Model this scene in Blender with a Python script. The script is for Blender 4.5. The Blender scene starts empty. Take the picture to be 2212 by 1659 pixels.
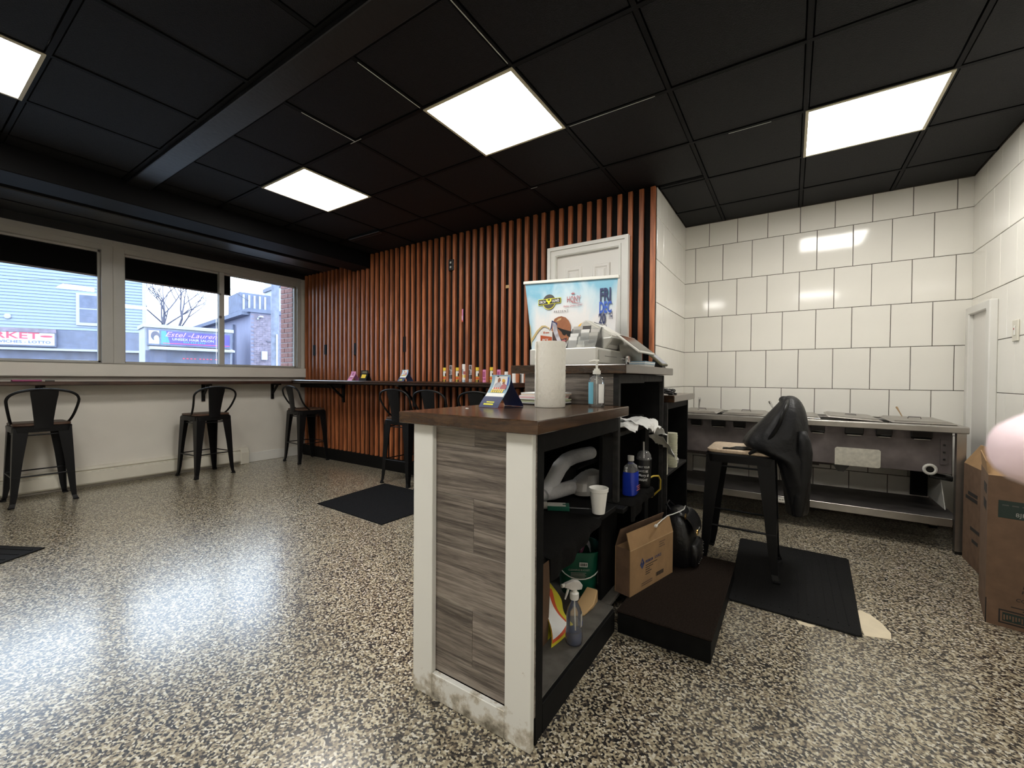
import bpy, bmesh, math, random
from mathutils import Vector, Matrix, noise
random.seed(7)
SC = bpy.context.scene
COL = SC.collection
PI = math.pi
def R(d): return math.radians(d)

# ---------------------------------------------------------------- camera, world, exposure
EYE = Vector((0, 0, 1.14))
yaw, pit, rol = .584, -.0143, .0071
cam = bpy.data.cameras.new('camera')
camo = bpy.data.objects.new('camera', cam); COL.objects.link(camo)
fw = Vector((-math.sin(yaw)*math.cos(pit), math.cos(yaw)*math.cos(pit), math.sin(pit)))
rt = Vector((math.cos(yaw), math.sin(yaw), 0)); up = rt.cross(fw)
r2 = math.cos(rol)*rt + math.sin(rol)*up
u2 = -math.sin(rol)*rt + math.cos(rol)*up
m = Matrix((r2, u2, -fw)).transposed().to_4x4(); m.translation = EYE
camo.matrix_world = m
cam.sensor_width = 36; cam.lens = 911.5/2212*36
cam.clip_start = .01; cam.clip_end = 300
cam.dof.use_dof = True; cam.dof.focus_distance = 2.6; cam.dof.aperture_fstop = cam.lens/.85
SC.camera = camo
SC.view_settings.view_transform = 'Standard'; SC.view_settings.look = 'None'
SC.view_settings.gamma = 1; SC.view_settings.use_curve_mapping = False
SC.view_settings.exposure = 0.18
SKY = 6.0
LAMP = 25.0
w = bpy.data.worlds.new('overcast'); SC.world = w; w.use_nodes = True
w.node_tree.nodes['Background'].inputs[0].default_value = (.74, .86, 1.0, 1)
w.node_tree.nodes['Background'].inputs[1].default_value = SKY
try:
    SC.cycles.max_bounces = 8; SC.cycles.transparent_max_bounces = 12; SC.cycles.caustics_reflective = False
    SC.cycles.sample_clamp_indirect = 6
except Exception: pass

# ---------------------------------------------------------------- materials
def node_mat(name):
    m = bpy.data.materials.new(name); m.use_nodes = True
    nt = m.node_tree; b = nt.nodes['Principled BSDF']
    return m, nt, b
def link(nt, a, b): nt.links.new(a, b)
def mat(name, col, rough=.5, metal=0, var=0, vscale=6, bump=0, bscale=60, spec=.5, coat=0, stretch=None, emis=0):
    m, nt, b = node_mat(name)
    c = (*col, 1)
    b.inputs['Base Color'].default_value = c; b.inputs['Roughness'].default_value = rough
    b.inputs['Metallic'].default_value = metal; b.inputs['Specular IOR Level'].default_value = spec
    b.inputs['Coat Weight'].default_value = coat; b.inputs['Coat Roughness'].default_value = .1
    if emis:
        b.inputs['Emission Color'].default_value = c; b.inputs['Emission Strength'].default_value = emis
    if var or bump:
        tc = nt.nodes.new('ShaderNodeTexCoord'); mp = nt.nodes.new('ShaderNodeMapping')
        link(nt, tc.outputs['Object'], mp.inputs[0])
        if stretch: mp.inputs['Scale'].default_value = stretch
        if var:
            n = nt.nodes.new('ShaderNodeTexNoise'); n.inputs['Scale'].default_value = vscale; n.inputs['Detail'].default_value = 6
            link(nt, mp.outputs[0], n.inputs[0])
            r = nt.nodes.new('ShaderNodeValToRGB'); link(nt, n.outputs[0], r.inputs[0])
            r.color_ramp.elements[0].position = .3; r.color_ramp.elements[1].position = .7
            r.color_ramp.elements[0].color = tuple(max(0, x*(1-var)) for x in col)+(1,)
            r.color_ramp.elements[1].color = tuple(min(1, x*(1+var)) for x in col)+(1,)
            link(nt, r.outputs[0], b.inputs['Base Color'])
        if bump:
            n2 = nt.nodes.new('ShaderNodeTexNoise'); n2.inputs['Scale'].default_value = bscale; n2.inputs['Detail'].default_value = 4
            link(nt, mp.outputs[0], n2.inputs[0])
            bp = nt.nodes.new('ShaderNodeBump'); bp.inputs['Strength'].default_value = bump; bp.inputs['Distance'].default_value = .01
            link(nt, n2.outputs[0], bp.inputs['Height']); link(nt, bp.outputs[0], b.inputs['Normal'])
    return m
def glass(name, tint=(1, 1, 1), ior=1.5, rough=0.0, haze=0):
    m = bpy.data.materials.new(name); m.use_nodes = True; nt = m.node_tree; nt.nodes.clear()
    o = nt.nodes.new('ShaderNodeOutputMaterial'); mx = nt.nodes.new('ShaderNodeMixShader')
    t = nt.nodes.new('ShaderNodeBsdfTransparent'); t.inputs[0].default_value = (*tint, 1)
    g = nt.nodes.new('ShaderNodeBsdfGlossy'); g.inputs['Roughness'].default_value = rough
    f = nt.nodes.new('ShaderNodeFresnel'); f.inputs[0].default_value = ior
    link(nt, f.outputs[0], mx.inputs[0])
    if haze:
        d = nt.nodes.new('ShaderNodeBsdfDiffuse'); d.inputs[0].default_value = (.9, .9, .9, 1)
        m2 = nt.nodes.new('ShaderNodeMixShader'); m2.inputs[0].default_value = haze
        link(nt, t.outputs[0], m2.inputs[1]); link(nt, d.outputs[0], m2.inputs[2]); link(nt, m2.outputs[0], mx.inputs[1])
    else: link(nt, t.outputs[0], mx.inputs[1])
    link(nt, g.outputs[0], mx.inputs[2]); link(nt, mx.outputs[0], o.inputs[0])
    return m
def emit(name, col, s):
    m = bpy.data.materials.new(name); m.use_nodes = True; nt = m.node_tree; nt.nodes.clear()
    o = nt.nodes.new('ShaderNodeOutputMaterial'); e = nt.nodes.new('ShaderNodeEmission')
    e.inputs[0].default_value = (*col, 1); e.inputs[1].default_value = s; link(nt, e.outputs[0], o.inputs[0]); return m

def floor_mat():
    m, nt, b = node_mat('chip_epoxy')
    tc = nt.nodes.new('ShaderNodeTexCoord')
    v = nt.nodes.new('ShaderNodeTexVoronoi'); v.voronoi_dimensions = '2D'; v.inputs['Scale'].default_value = 150; v.inputs['Randomness'].default_value = 1
    nz = nt.nodes.new('ShaderNodeTexNoise'); nz.noise_dimensions = '2D'; nz.inputs['Scale'].default_value = 260; nz.inputs['Detail'].default_value = 2
    link(nt, tc.outputs['Object'], nz.inputs[0])
    ad = nt.nodes.new('ShaderNodeVectorMath'); ad.operation = 'MULTIPLY_ADD'
    ad.inputs[1].default_value = (.005, .005, .005)
    link(nt, nz.outputs['Color'], ad.inputs[0]); link(nt, tc.outputs['Object'], ad.inputs[2]); link(nt, ad.outputs[0], v.inputs['Vector'])
    sp = nt.nodes.new('ShaderNodeSeparateColor'); link(nt, v.outputs['Color'], sp.inputs[0])
    r = nt.nodes.new('ShaderNodeValToRGB'); r.color_ramp.interpolation = 'CONSTANT'; link(nt, sp.outputs[0], r.inputs[0])
    e = r.color_ramp.elements
    e[0].position = 0; e[0].color = (.012, .011, .012, 1)
    e[1].position = .25; e[1].color = (.06, .05, .04, 1)
    for p, c in ((.38, (.19, .155, .105)), (.56, (.33, .28, .19)), (.73, (.48, .43, .31)), (.9, (.60, .57, .48))):
        q = e.new(p); q.color = (*c, 1)
    # slow wear variation
    n = nt.nodes.new('ShaderNodeTexNoise'); n.inputs['Scale'].default_value = 1.1; n.inputs['Detail'].default_value = 5
    link(nt, tc.outputs['Object'], n.inputs[0])
    rr = nt.nodes.new('ShaderNodeMapRange'); rr.inputs['From Min'].default_value = .35; rr.inputs['From Max'].default_value = .65
    rr.inputs['To Min'].default_value = .27; rr.inputs['To Max'].default_value = .36
    link(nt, n.outputs[0], rr.inputs[0]); link(nt, rr.outputs[0], b.inputs['Roughness'])
    link(nt, r.outputs[0], b.inputs['Base Color'])
    bp = nt.nodes.new('ShaderNodeBump'); bp.inputs['Strength'].default_value = .12; bp.inputs['Distance'].default_value = .002
    link(nt, sp.outputs[1], bp.inputs['Height']); link(nt, bp.outputs[0], b.inputs['Normal'])
    b.inputs['Specular IOR Level'].default_value = .55
    b.inputs['Coat Weight'].default_value = .75; b.inputs['Coat Roughness'].default_value = .2
    return m
def wood_mat(name, c0, c1, c2, scale=(1, 14, 14), rough=.4, coat=0, fine=60):
    m, nt, b = node_mat(name)
    tc = nt.nodes.new('ShaderNodeTexCoord'); mp = nt.nodes.new('ShaderNodeMapping'); mp.inputs['Scale'].default_value = scale
    oi = nt.nodes.new('ShaderNodeObjectInfo')
    va = nt.nodes.new('ShaderNodeVectorMath'); va.operation = 'ADD'
    cx = nt.nodes.new('ShaderNodeCombineXYZ'); mu = nt.nodes.new('ShaderNodeMath'); mu.operation = 'MULTIPLY'; mu.inputs[1].default_value = 37
    link(nt, oi.outputs['Random'], mu.inputs[0]); link(nt, mu.outputs[0], cx.inputs[0]); link(nt, mu.outputs[0], cx.inputs[1]); link(nt, mu.outputs[0], cx.inputs[2])
    link(nt, tc.outputs['Object'], mp.inputs[0]); link(nt, mp.outputs[0], va.inputs[0]); link(nt, cx.outputs[0], va.inputs[1])
    n = nt.nodes.new('ShaderNodeTexNoise'); n.inputs['Scale'].default_value = 1.6; n.inputs['Detail'].default_value = 9; n.inputs['Roughness'].default_value = .62; n.inputs['Distortion'].default_value = 1.4
    link(nt, va.outputs[0], n.inputs[0])
    f = nt.nodes.new('ShaderNodeTexNoise'); f.inputs['Scale'].default_value = fine/8; f.inputs['Detail'].default_value = 3
    link(nt, va.outputs[0], f.inputs[0])
    mx = nt.nodes.new('ShaderNodeMath'); mx.operation = 'MULTIPLY_ADD'; mx.inputs[1].default_value = .35
    sb = nt.nodes.new('ShaderNodeMath'); sb.operation = 'SUBTRACT'; sb.inputs[1].default_value = .5
    link(nt, f.outputs[0], sb.inputs[0]); link(nt, sb.outputs[0], mx.inputs[0]); link(nt, n.outputs[0], mx.inputs[2])
    r = nt.nodes.new('ShaderNodeValToRGB'); link(nt, mx.outputs[0], r.inputs[0])
    e = r.color_ramp.elements; e[0].position = .34; e[0].color = (*c0, 1); e[1].position = .66; e[1].color = (*c2, 1)
    q = e.new(.5); q.color = (*c1, 1)
    # per-piece tone
    hv = nt.nodes.new('ShaderNodeHueSaturation'); mr = nt.nodes.new('ShaderNodeMapRange'); mr.inputs['To Min'].default_value = .82; mr.inputs['To Max'].default_value = 1.18
    link(nt, oi.outputs['Random'], mr.inputs[0]); link(nt, mr.outputs[0], hv.inputs['Value']); link(nt, r.outputs[0], hv.inputs['Color'])
    link(nt, hv.outputs[0], b.inputs['Base Color'])
    b.inputs['Roughness'].default_value = rough; b.inputs['Coat Weight'].default_value = coat; b.inputs['Coat Roughness'].default_value = .15
    bp = nt.nodes.new('ShaderNodeBump'); bp.inputs['Strength'].default_value = .15; bp.inputs['Distance'].default_value = .004
    link(nt, mx.outputs[0], bp.inputs['Height']); link(nt, bp.outputs[0], b.inputs['Normal'])
    return m
def dirty_white():
    m, nt, b = node_mat('scuffed_white_paint')
    tc = nt.nodes.new('ShaderNodeTexCoord'); n = nt.nodes.new('ShaderNodeTexNoise'); n.inputs['Scale'].default_value = 14; n.inputs['Detail'].default_value = 8; n.inputs['Roughness'].default_value = .7
    link(nt, tc.outputs['Object'], n.inputs[0])
    s = nt.nodes.new('ShaderNodeSeparateXYZ'); link(nt, tc.outputs['Object'], s.inputs[0])
    # foot-level grime: a real stain left by mops and shoes
    g = nt.nodes.new('ShaderNodeMapRange'); g.inputs['From Min'].default_value = .02; g.inputs['From Max'].default_value = .16; g.inputs['To Min'].default_value = .30; g.inputs['To Max'].default_value = 0
    link(nt, s.outputs[2], g.inputs[0])
    a = nt.nodes.new('ShaderNodeMath'); a.operation = 'ADD'; link(nt, n.outputs[0], a.inputs[0]); link(nt, g.outputs[0], a.inputs[1])
    r = nt.nodes.new('ShaderNodeValToRGB'); link(nt, a.outputs[0], r.inputs[0])
    e = r.color_ramp.elements; e[0].position = .66; e[0].color = (.72, .72, .68, 1); e[1].position = .92; e[1].color = (.13, .115, .085, 1)
    q = e.new(.75); q.color = (.50, .46, .38, 1)
    link(nt, r.outputs[0], b.inputs['Base Color']); b.inputs['Roughness'].default_value = .45
    return m

M = {}
M['floor'] = floor_mat()
M['ceil'] = mat('black_ceiling_tile', (.0045, .0045, .0055), .6, var=.3, vscale=40, bump=.4, bscale=160, spec=.22)
M['ceilbar'] = mat('black_grid_metal', (.003, .003, .0035), .55, spec=.12)
M['soffit'] = mat('black_satin_paint', (.008, .0085, .010), .36, bump=.15, bscale=30)
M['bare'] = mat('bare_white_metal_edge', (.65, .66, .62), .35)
M['lampmetal'] = mat('white_lamp_trim', (.55, .50, .36), .4)
M['diffuser'] = emit('lit_diffuser', (1, .965, .90), LAMP)
M['tile'] = mat('white_glazed_tile', (.82, .80, .74), .09, var=.03, vscale=2.5, bump=.012, bscale=3.5, spec=.5)
M['grout'] = mat('dark_grout', (.085, .07, .06), .9)
M['wallwhite'] = mat('white_wall_paint', (.66, .63, .57), .6, var=.04, vscale=3, bump=.06, bscale=120)
M['trimwhite'] = mat('white_gloss_trim', (.70, .69, .65), .4, var=.03, vscale=8)
M['door'] = mat('white_door_paint', (.72, .70, .66), .45)
M['cream'] = mat('cream_enamel_metal', (.66, .63, .54), .4, var=.04, vscale=5)
M['slat'] = wood_mat('stained_orange_wood', (.20, .060, .020), (.33, .102, .036), (.47, .160, .058), (10, 10, .8), .48)
M['slatback'] = mat('black_backing_board', (.006, .0055, .0055), .75, var=.2, spec=.12)
M['plinth'] = mat('black_plinth_paint', (.005, .005, .005), .6, spec=.15)
M['laminate'] = wood_mat('grey_brown_laminate', (.062, .051, .044), (.160, .135, .115), (.270, .235, .200), (1.1, 26, 24), .42, fine=150)
M['top'] = wood_mat('dark_brown_worktop', (.020, .0095, .004), (.042, .020, .008), (.078, .039, .016), (2.5, 2.5, 14), .22, coat=.3)
M['bartop'] = wood_mat('dark_stained_bar_board', (.020, .009, .006), (.040, .018, .011), (.070, .032, .018), (2, 2, 12), .3, coat=.5)
M['dirtywhite'] = dirty_white()
M['carcass'] = mat('black_painted_board', (.0045, .0045, .0045), .65, var=.4, vscale=20, spec=.14)
M['carcassgrey'] = mat('worn_black_edge', (.022, .021, .020), .65, var=.4, vscale=30, spec=.2)
M['shelfgrey'] = mat('dusty_grey_board', (.085, .078, .068), .8, var=.3, vscale=18)
M['carpet'] = mat('dark_brown_carpet', (.020, .014, .011), .95, var=.4, vscale=140, bump=.6, bscale=300, spec=.08)
M['rubber'] = mat('black_rubber', (.0075, .0075, .008), .7, var=.3, vscale=120, bump=.3, bscale=200, spec=.16)
M['rug'] = mat('charcoal_rug', (.0105, .0105, .0115), .95, var=.5, vscale=220, bump=.8, bscale=300, spec=.08)
M['liner'] = mat('black_mesh_liner', (.008, .0075, .007), .9, var=.4, vscale=200, bump=.8, bscale=350, spec=.08)
M['blackmetal'] = mat('black_powder_metal', (.0045, .0045, .005), .40, spec=.22)
M['stooltop'] = wood_mat('dark_stool_wood', (.045, .024, .015), (.075, .040, .025), (.11, .062, .04), (3, 14, 14), .45)
M['stooltoplight'] = wood_mat('light_stool_wood', (.44, .33, .22), (.53, .41, .29), (.60, .48, .35), (3, 14, 14), .45)
M['jacket'] = mat('black_quilted_nylon', (.0045, .0045, .005), .5, bump=.3, bscale=40, spec=.3)
M['steel'] = mat('worn_stainless', (.42, .40, .37), .34, metal=1, var=.12, vscale=9, bump=.05, bscale=50)
M['steeldark'] = mat('stained_galvanised', (.14, .12, .118), .55, metal=.3, var=.35, vscale=7)
M['shelfsteel'] = mat('shade_darkened_shelf_steel', (.055, .05, .048), .5, metal=.4, var=.4, vscale=9)  # shade beneath the steam table is put into this darker steel
M['chrome'] = mat('polished_chrome', (.7, .7, .7), .15, metal=1)
M['dull'] = mat('dull_white_plate', (.58, .56, .48), .5, var=.15, vscale=40)
M['card'] = mat('brown_cardboard', (.30, .18, .085), .85, var=.12, vscale=14, bump=.05, bscale=90)
M['cardlight'] = mat('pale_cardboard_inside', (.50, .34, .19), .85, var=.1, vscale=14)
M['carddark'] = mat('reddish_cardboard', (.14, .083, .050), .85, var=.15, vscale=20)
M['ink'] = mat('black_print_ink', (.02, .017, .015), .8)
M['inkgreen'] = mat('dark_green_print', (.012, .026, .020), .7)
M['inkblue'] = mat('blue_print_ink', (.03, .05, .14), .7)
M['inkgrey'] = mat('grey_print_ink', (.32, .31, .29), .7)
M['paper'] = mat('white_paper', (.82, .82, .80), .8, var=.03, vscale=10)
M['towel'] = mat('quilted_paper_towel', (.83, .81, .74), .9, bump=.25, bscale=45)
M['plasticwhite'] = mat('white_plastic', (.72, .71, .66), .35)
M['plasticgrey'] = mat('warm_grey_plastic', (.47, .46, .42), .4)
M['plasticblack'] = mat('black_plastic', (.010, .010, .010), .3)
M['screen'] = mat('dark_glass_screen', (.030, .026, .024), .12)
M['screenpale'] = mat('pale_lcd_screen', (.34, .36, .42), .2, emis=.05)
M['olive'] = mat('olive_plastic', (.11, .10, .06), .45)
M['clear'] = glass('clear_plastic', (.95, .96, .96), 1.45, .02, haze=.10)
M['blueliquid'] = mat('blue_liquid', (.006, .05, .22), .1)
M['bluegel'] = mat('sky_blue_label', (.16, .46, .60), .4)
M['jug'] = mat('blue_detergent_plastic', (.012, .035, .36), .2)
M['green'] = mat('green_bucket_plastic', (.004, .085, .050), .42, var=.1, vscale=30)
M['yellow'] = mat('yellow_fabric', (.62, .55, .03), .6)
M['redorange'] = mat('red_orange_fabric', (.62, .09, .03), .6)
M['refl'] = mat('white_reflective_sheet', (.92, .92, .90), .25)
M['tan'] = mat('tan_sponge_cloth', (.50, .33, .16), .9)
M['styro'] = mat('white_styrofoam', (.80, .79, .75), .7, bump=.06, bscale=300)
M['pinkpaper'] = mat('pink_card', (.72, .25, .47), .6)
M['pinkdark'] = mat('dark_pink_print', (.35, .07, .18), .6)
M['yel'] = mat('yellow_print', (.80, .58, .04), .5)
M['navy'] = mat('navy_print', (.018, .028, .10), .5)
M['blueprint'] = mat('royal_blue_print', (.03, .10, .48), .5)
M['skyprint'] = mat('sky_blue_print', (.26, .40, .50), .45, var=.35, vscale=8)
M['skin'] = mat('brown_skin_print', (.30, .11, .045), .5, var=.25, vscale=9)
M['skindark'] = mat('dark_skin_print', (.055, .025, .018), .5)
M['orange'] = mat('orange_card', (.52, .10, .03), .6)
M['hatyellow'] = mat('golden_yellow_print', (.72, .38, .02), .5, var=.3, vscale=30)
M['ribbon'] = mat('straw_ribbon_print', (.50, .38, .17), .5)
M['marble'] = mat('grey_streaked_print', (.40, .39, .43), .5, var=.45, vscale=25)
M['rose'] = mat('dusky_rose_print', (.42, .12, .13), .5)
M['logoyellow'] = mat('lime_yellow_print', (.75, .72, .03), .5)
M['greyprint'] = mat('charcoal_print', (.07, .065, .06), .5)
M['finger'] = mat('pale_pink_skin', (.93, .74, .79), .5, var=.05, vscale=40, bump=.08, bscale=300)
M['nail'] = mat('pale_nail', (.82, .60, .58), .3)
M['wire'] = mat('black_cable', (.008, .008, .008), .4)
M['wirewhite'] = mat('white_cable', (.75, .75, .72), .4)
M['wireyellow'] = mat('yellow_cable', (.55, .40, .05), .5)
M['gold'] = mat('gold_metal', (.75, .50, .20), .25, metal=1)
M['leather'] = mat('black_bag_leather', (.006, .006, .007), .32, bump=.2, bscale=60)
M['bag'] = mat('thin_white_plastic_bag', (.55, .53, .50), .4, var=.1, vscale=20, bump=.4, bscale=30)
M['foamwrap'] = mat('white_pipe_wrap', (.64, .64, .66), .7, bump=.5, bscale=70)
M['redlight'] = emit('red_sign_light', (1.0, .15, .25), 1.6)
M['lid'] = mat('cream_plastic_lids', (.72, .70, .55), .35, var=.06, vscale=60)
M['beltpatch'] = mat('cream_floor_patch', (.72, .63, .46), .6, var=.06, vscale=12)
# outdoors
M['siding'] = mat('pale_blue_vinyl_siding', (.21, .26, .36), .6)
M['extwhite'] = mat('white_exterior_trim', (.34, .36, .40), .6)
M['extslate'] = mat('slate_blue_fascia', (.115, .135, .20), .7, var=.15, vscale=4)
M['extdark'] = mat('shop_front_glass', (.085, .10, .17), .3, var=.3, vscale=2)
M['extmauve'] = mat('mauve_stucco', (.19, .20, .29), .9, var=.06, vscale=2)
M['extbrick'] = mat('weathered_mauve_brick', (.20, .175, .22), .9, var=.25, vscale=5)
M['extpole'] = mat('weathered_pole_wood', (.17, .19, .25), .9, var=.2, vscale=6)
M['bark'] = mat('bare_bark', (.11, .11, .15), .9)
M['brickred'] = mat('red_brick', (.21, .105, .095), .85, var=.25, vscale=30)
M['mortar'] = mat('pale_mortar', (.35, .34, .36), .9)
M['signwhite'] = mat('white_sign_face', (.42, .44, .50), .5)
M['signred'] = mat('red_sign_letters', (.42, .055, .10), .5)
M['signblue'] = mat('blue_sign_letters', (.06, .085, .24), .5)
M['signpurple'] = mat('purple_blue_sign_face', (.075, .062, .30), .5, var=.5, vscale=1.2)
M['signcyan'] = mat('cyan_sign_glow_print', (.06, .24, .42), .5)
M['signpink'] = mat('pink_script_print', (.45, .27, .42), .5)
M['asphalt'] = mat('wet_asphalt', (.06, .065, .075), .7, var=.2, vscale=3)
M['windowpane'] = glass('window_glass', (.96, .98, 1.0), 1.52)
M['blind'] = mat('black_roller_fabric', (.004, .004, .004), .9, spec=.08)
M['winframe'] = mat('white_aluminium_frame', (.42, .41, .38), .45, var=.05, vscale=5)

# banner print: white cloud field with a sky-blue top
def banner_mat():
    m, nt, b = node_mat('printed_banner_vinyl')
    tc = nt.nodes.new('ShaderNodeTexCoord'); s = nt.nodes.new('ShaderNodeSeparateXYZ'); link(nt, tc.outputs['Generated'], s.inputs[0])
    n = nt.nodes.new('ShaderNodeTexNoise'); n.inputs['Scale'].default_value = 4.2; n.inputs['Detail'].default_value = 7; n.inputs['Distortion'].default_value = .8
    link(nt, tc.outputs['Generated'], n.inputs[0])
    a = nt.nodes.new('ShaderNodeMapRange'); a.inputs['From Min'].default_value = .80; a.inputs['From Max'].default_value = 1.02; link(nt, s.outputs[2], a.inputs[0])
    l = nt.nodes.new('ShaderNodeMapRange'); l.inputs['From Min'].default_value = .22; l.inputs['From Max'].default_value = 0; l.inputs['To Max'].default_value = .8; link(nt, s.outputs[0], l.inputs[0])
    mx = nt.nodes.new('ShaderNodeMath'); mx.operation = 'MAXIMUM'; link(nt, a.outputs[0], mx.inputs[0]); link(nt, l.outputs[0], mx.inputs[1])
    k = nt.nodes.new('ShaderNodeMath'); k.operation = 'MULTIPLY_ADD'; k.inputs[1].default_value = 1.5; k.inputs[2].default_value = -.75
    link(nt, n.outputs[0], k.inputs[0])
    ad = nt.nodes.new('ShaderNodeMath'); ad.operation = 'ADD'; link(nt, mx.outputs[0], ad.inputs[0]); link(nt, k.outputs[0], ad.inputs[1])
    r = nt.nodes.new('ShaderNodeValToRGB'); link(nt, ad.outputs[0], r.inputs[0])
    e = r.color_ramp.elements; e[0].position = .12; e[0].color = (.70, .69, .69, 1); e[1].position = .85; e[1].color = (.20, .45, .60, 1)
    q = e.new(.45); q.color = (.52, .64, .70, 1)
    link(nt, r.outputs[0], b.inputs['Base Color']); b.inputs['Roughness'].default_value = .4
    return m
M['banner'] = banner_mat()

# ---------------------------------------------------------------- mesh helpers
class MB:
    def __init__(s): s.v = []; s.f = []
    def add(s, v, f):
        k = len(s.v); s.v += [tuple(p) for p in v]; s.f += [tuple(i+k for i in q) for q in f]; return s
    def box(s, x0, y0, z0, x1, y1, z1):
        return s.add([(x0,y0,z0),(x1,y0,z0),(x1,y1,z0),(x0,y1,z0),(x0,y0,z1),(x1,y0,z1),(x1,y1,z1),(x0,y1,z1)],
                     [(3,2,1,0),(4,5,6,7),(0,1,5,4),(1,2,6,5),(2,3,7,6),(3,0,4,7)])
    def obox(s, c, size, mtx):
        a, b, d = (q/2 for q in size); c = Vector(c)
        pts = [c + mtx @ Vector(p) for p in ((-a,-b,-d),(a,-b,-d),(a,b,-d),(-a,b,-d),(-a,-b,d),(a,-b,d),(a,b,d),(-a,b,d))]
        return s.add(pts, [(3,2,1,0),(4,5,6,7),(0,1,5,4),(1,2,6,5),(2,3,7,6),(3,0,4,7)])
    def hexa(s, p): return s.add(p, [(3,2,1,0),(4,5,6,7),(0,1,5,4),(1,2,6,5),(2,3,7,6),(3,0,4,7)])
    def bar(s, p, q, w_, h_=None, upv=(0, 0, 1)):
        p, q = Vector(p), Vector(q); h_ = h_ or w_; d = (q-p); L = d.length; d.normalize(); upv = Vector(upv)
        x = d.cross(upv)
        if x.length < 1e-4: x = d.cross(Vector((1, 0, 0)))
        x.normalize(); y = x.cross(d)
        return s.obox((p+q)/2, (w_, L, h_), Matrix((x, d, y)).transposed())
    def tube(s, pts, r, n=8, closed=False, caps=True):
        pts = [Vector(p) for p in pts]; N = len(pts); rs = r if isinstance(r, (list, tuple)) else [r]*N
        T = []
        for i in range(N):
            a = pts[(i-1) % N] if (closed or i > 0) else pts[i]; b = pts[(i+1) % N] if (closed or i < N-1) else pts[i]
            T.append((b-a).normalized())
        u = T[0].cross(Vector((0, 0, 1)))
        if u.length < 1e-3: u = T[0].cross(Vector((1, 0, 0)))
        u.normalize(); k = len(s.v)
        for i in range(N):
            u = (u - T[i]*u.dot(T[i])).normalized(); v = T[i].cross(u)
            for j in range(n):
                a = 2*PI*j/n; s.v.append(tuple(pts[i] + rs[i]*(math.cos(a)*u + math.sin(a)*v)))
        for i in range(N if closed else N-1):
            for j in range(n):
                a = k+i*n+j; b = k+i*n+(j+1) % n; c = k+((i+1) % N)*n+(j+1) % n; d = k+((i+1) % N)*n+j
                s.f.append((a, b, c, d))
        if caps and not closed:
            s.f.append(tuple(k+j for j in range(n))[::-1]); s.f.append(tuple(k+(N-1)*n+j for j in range(n)))
        return s
    def lathe(s, prof, c=(0, 0, 0), n=24, sx=1, sy=1, rot=None):
        k = len(s.v); c = Vector(c); L = len(prof)
        for (r, z) in prof:
            for j in range(n):
                a = 2*PI*j/n; p = Vector((r*sx*math.cos(a), r*sy*math.sin(a), z))
                s.v.append(tuple(c + (rot @ p if rot else p)))
        for i in range(L-1):
            for j in range(n):
                s.f.append((k+i*n+j, k+i*n+(j+1) % n, k+(i+1)*n+(j+1) % n, k+(i+1)*n+j))
        if prof[0][0] > 1e-5: s.f.append(tuple(k+j for j in range(n))[::-1])
        if prof[-1][0] > 1e-5: s.f.append(tuple(k+(L-1)*n+j for j in range(n)))
        return s
    def prism(s, poly, ax, a, b):
        def P(u, v, t): return {'x': (t, u, v), 'y': (u, t, v), 'z': (u, v, t)}[ax]
        n = len(poly); A = [P(u, v, a) for u, v in poly]; B = [P(u, v, b) for u, v in poly]
        return s.add(A+B, [tuple(range(n))[::-1], tuple(range(n, 2*n))] + [(i, (i+1) % n, n+(i+1) % n, n+i) for i in range(n)])
    def loft(s, rings, caps=True, closed=True):
        k = len(s.v); n = len(rings[0])
        for r in rings: s.v += [tuple(p) for p in r]
        for i in range(len(rings)-1):
            for j in range(n if closed else n-1):
                s.f.append((k+i*n+j, k+i*n+(j+1) % n, k+(i+1)*n+(j+1) % n, k+(i+1)*n+j))
        if caps and closed:
            s.f.append(tuple(k+j for j in range(n))[::-1]); s.f.append(tuple(k+(len(rings)-1)*n+j for j in range(n)))
        return s
    def grid(s, fn, nu, nv, thick=0):
        k = len(s.v)
        for i in range(nu+1):
            for j in range(nv+1): s.v.append(tuple(fn(i/nu, j/nv)))
        for i in range(nu):
            for j in range(nv):
                a = k+i*(nv+1)+j; s.f.append((a, a+1, a+nv+2, a+nv+1))
        return s

def mesh_of(name, mb, bevel=0, smooth=None, seg=1, solid=0, angle=35):
    me = bpy.data.meshes.new(name); bm = bmesh.new()
    vs = [bm.verts.new(p) for p in mb.v]
    for f in mb.f:
        try: bm.faces.new([vs[i] for i in f])
        except ValueError: pass
    bmesh.ops.remove_doubles(bm, verts=bm.verts, dist=1e-6)
    bmesh.ops.recalc_face_normals(bm, faces=bm.faces)
    if solid: bmesh.ops.solidify(bm, geom=bm.faces[:], thickness=solid)
    if bevel:
        ed = [e for e in bm.edges if len(e.link_faces) == 2 and e.calc_face_angle(0) > R(30)]
        bmesh.ops.bevel(bm, geom=ed, offset=bevel, segments=seg, affect='EDGES', clamp_overlap=True)
    bm.to_mesh(me); bm.free()
    if smooth:
        me.polygons.foreach_set('use_smooth', [True]*len(me.polygons))
        try: me.set_sharp_from_angle(angle=R(angle))
        except Exception: pass
    return me
ROOTM = {}
def adopt(o, parent, local=False):
    if parent is None: return o
    o.parent = parent
    if not local and parent.name in ROOTM: o.matrix_parent_inverse = ROOTM[parent.name].inverted()
    return o
def obj(name, mb, mt, parent=None, local=False, **kw):
    me = mb if isinstance(mb, bpy.types.Mesh) else mesh_of(name, mb, **kw)
    if mt is not None and not len(me.materials): me.materials.append(M[mt] if isinstance(mt, str) else mt)
    o = bpy.data.objects.new(name, me); COL.objects.link(o); adopt(o, parent, local); return o
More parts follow.
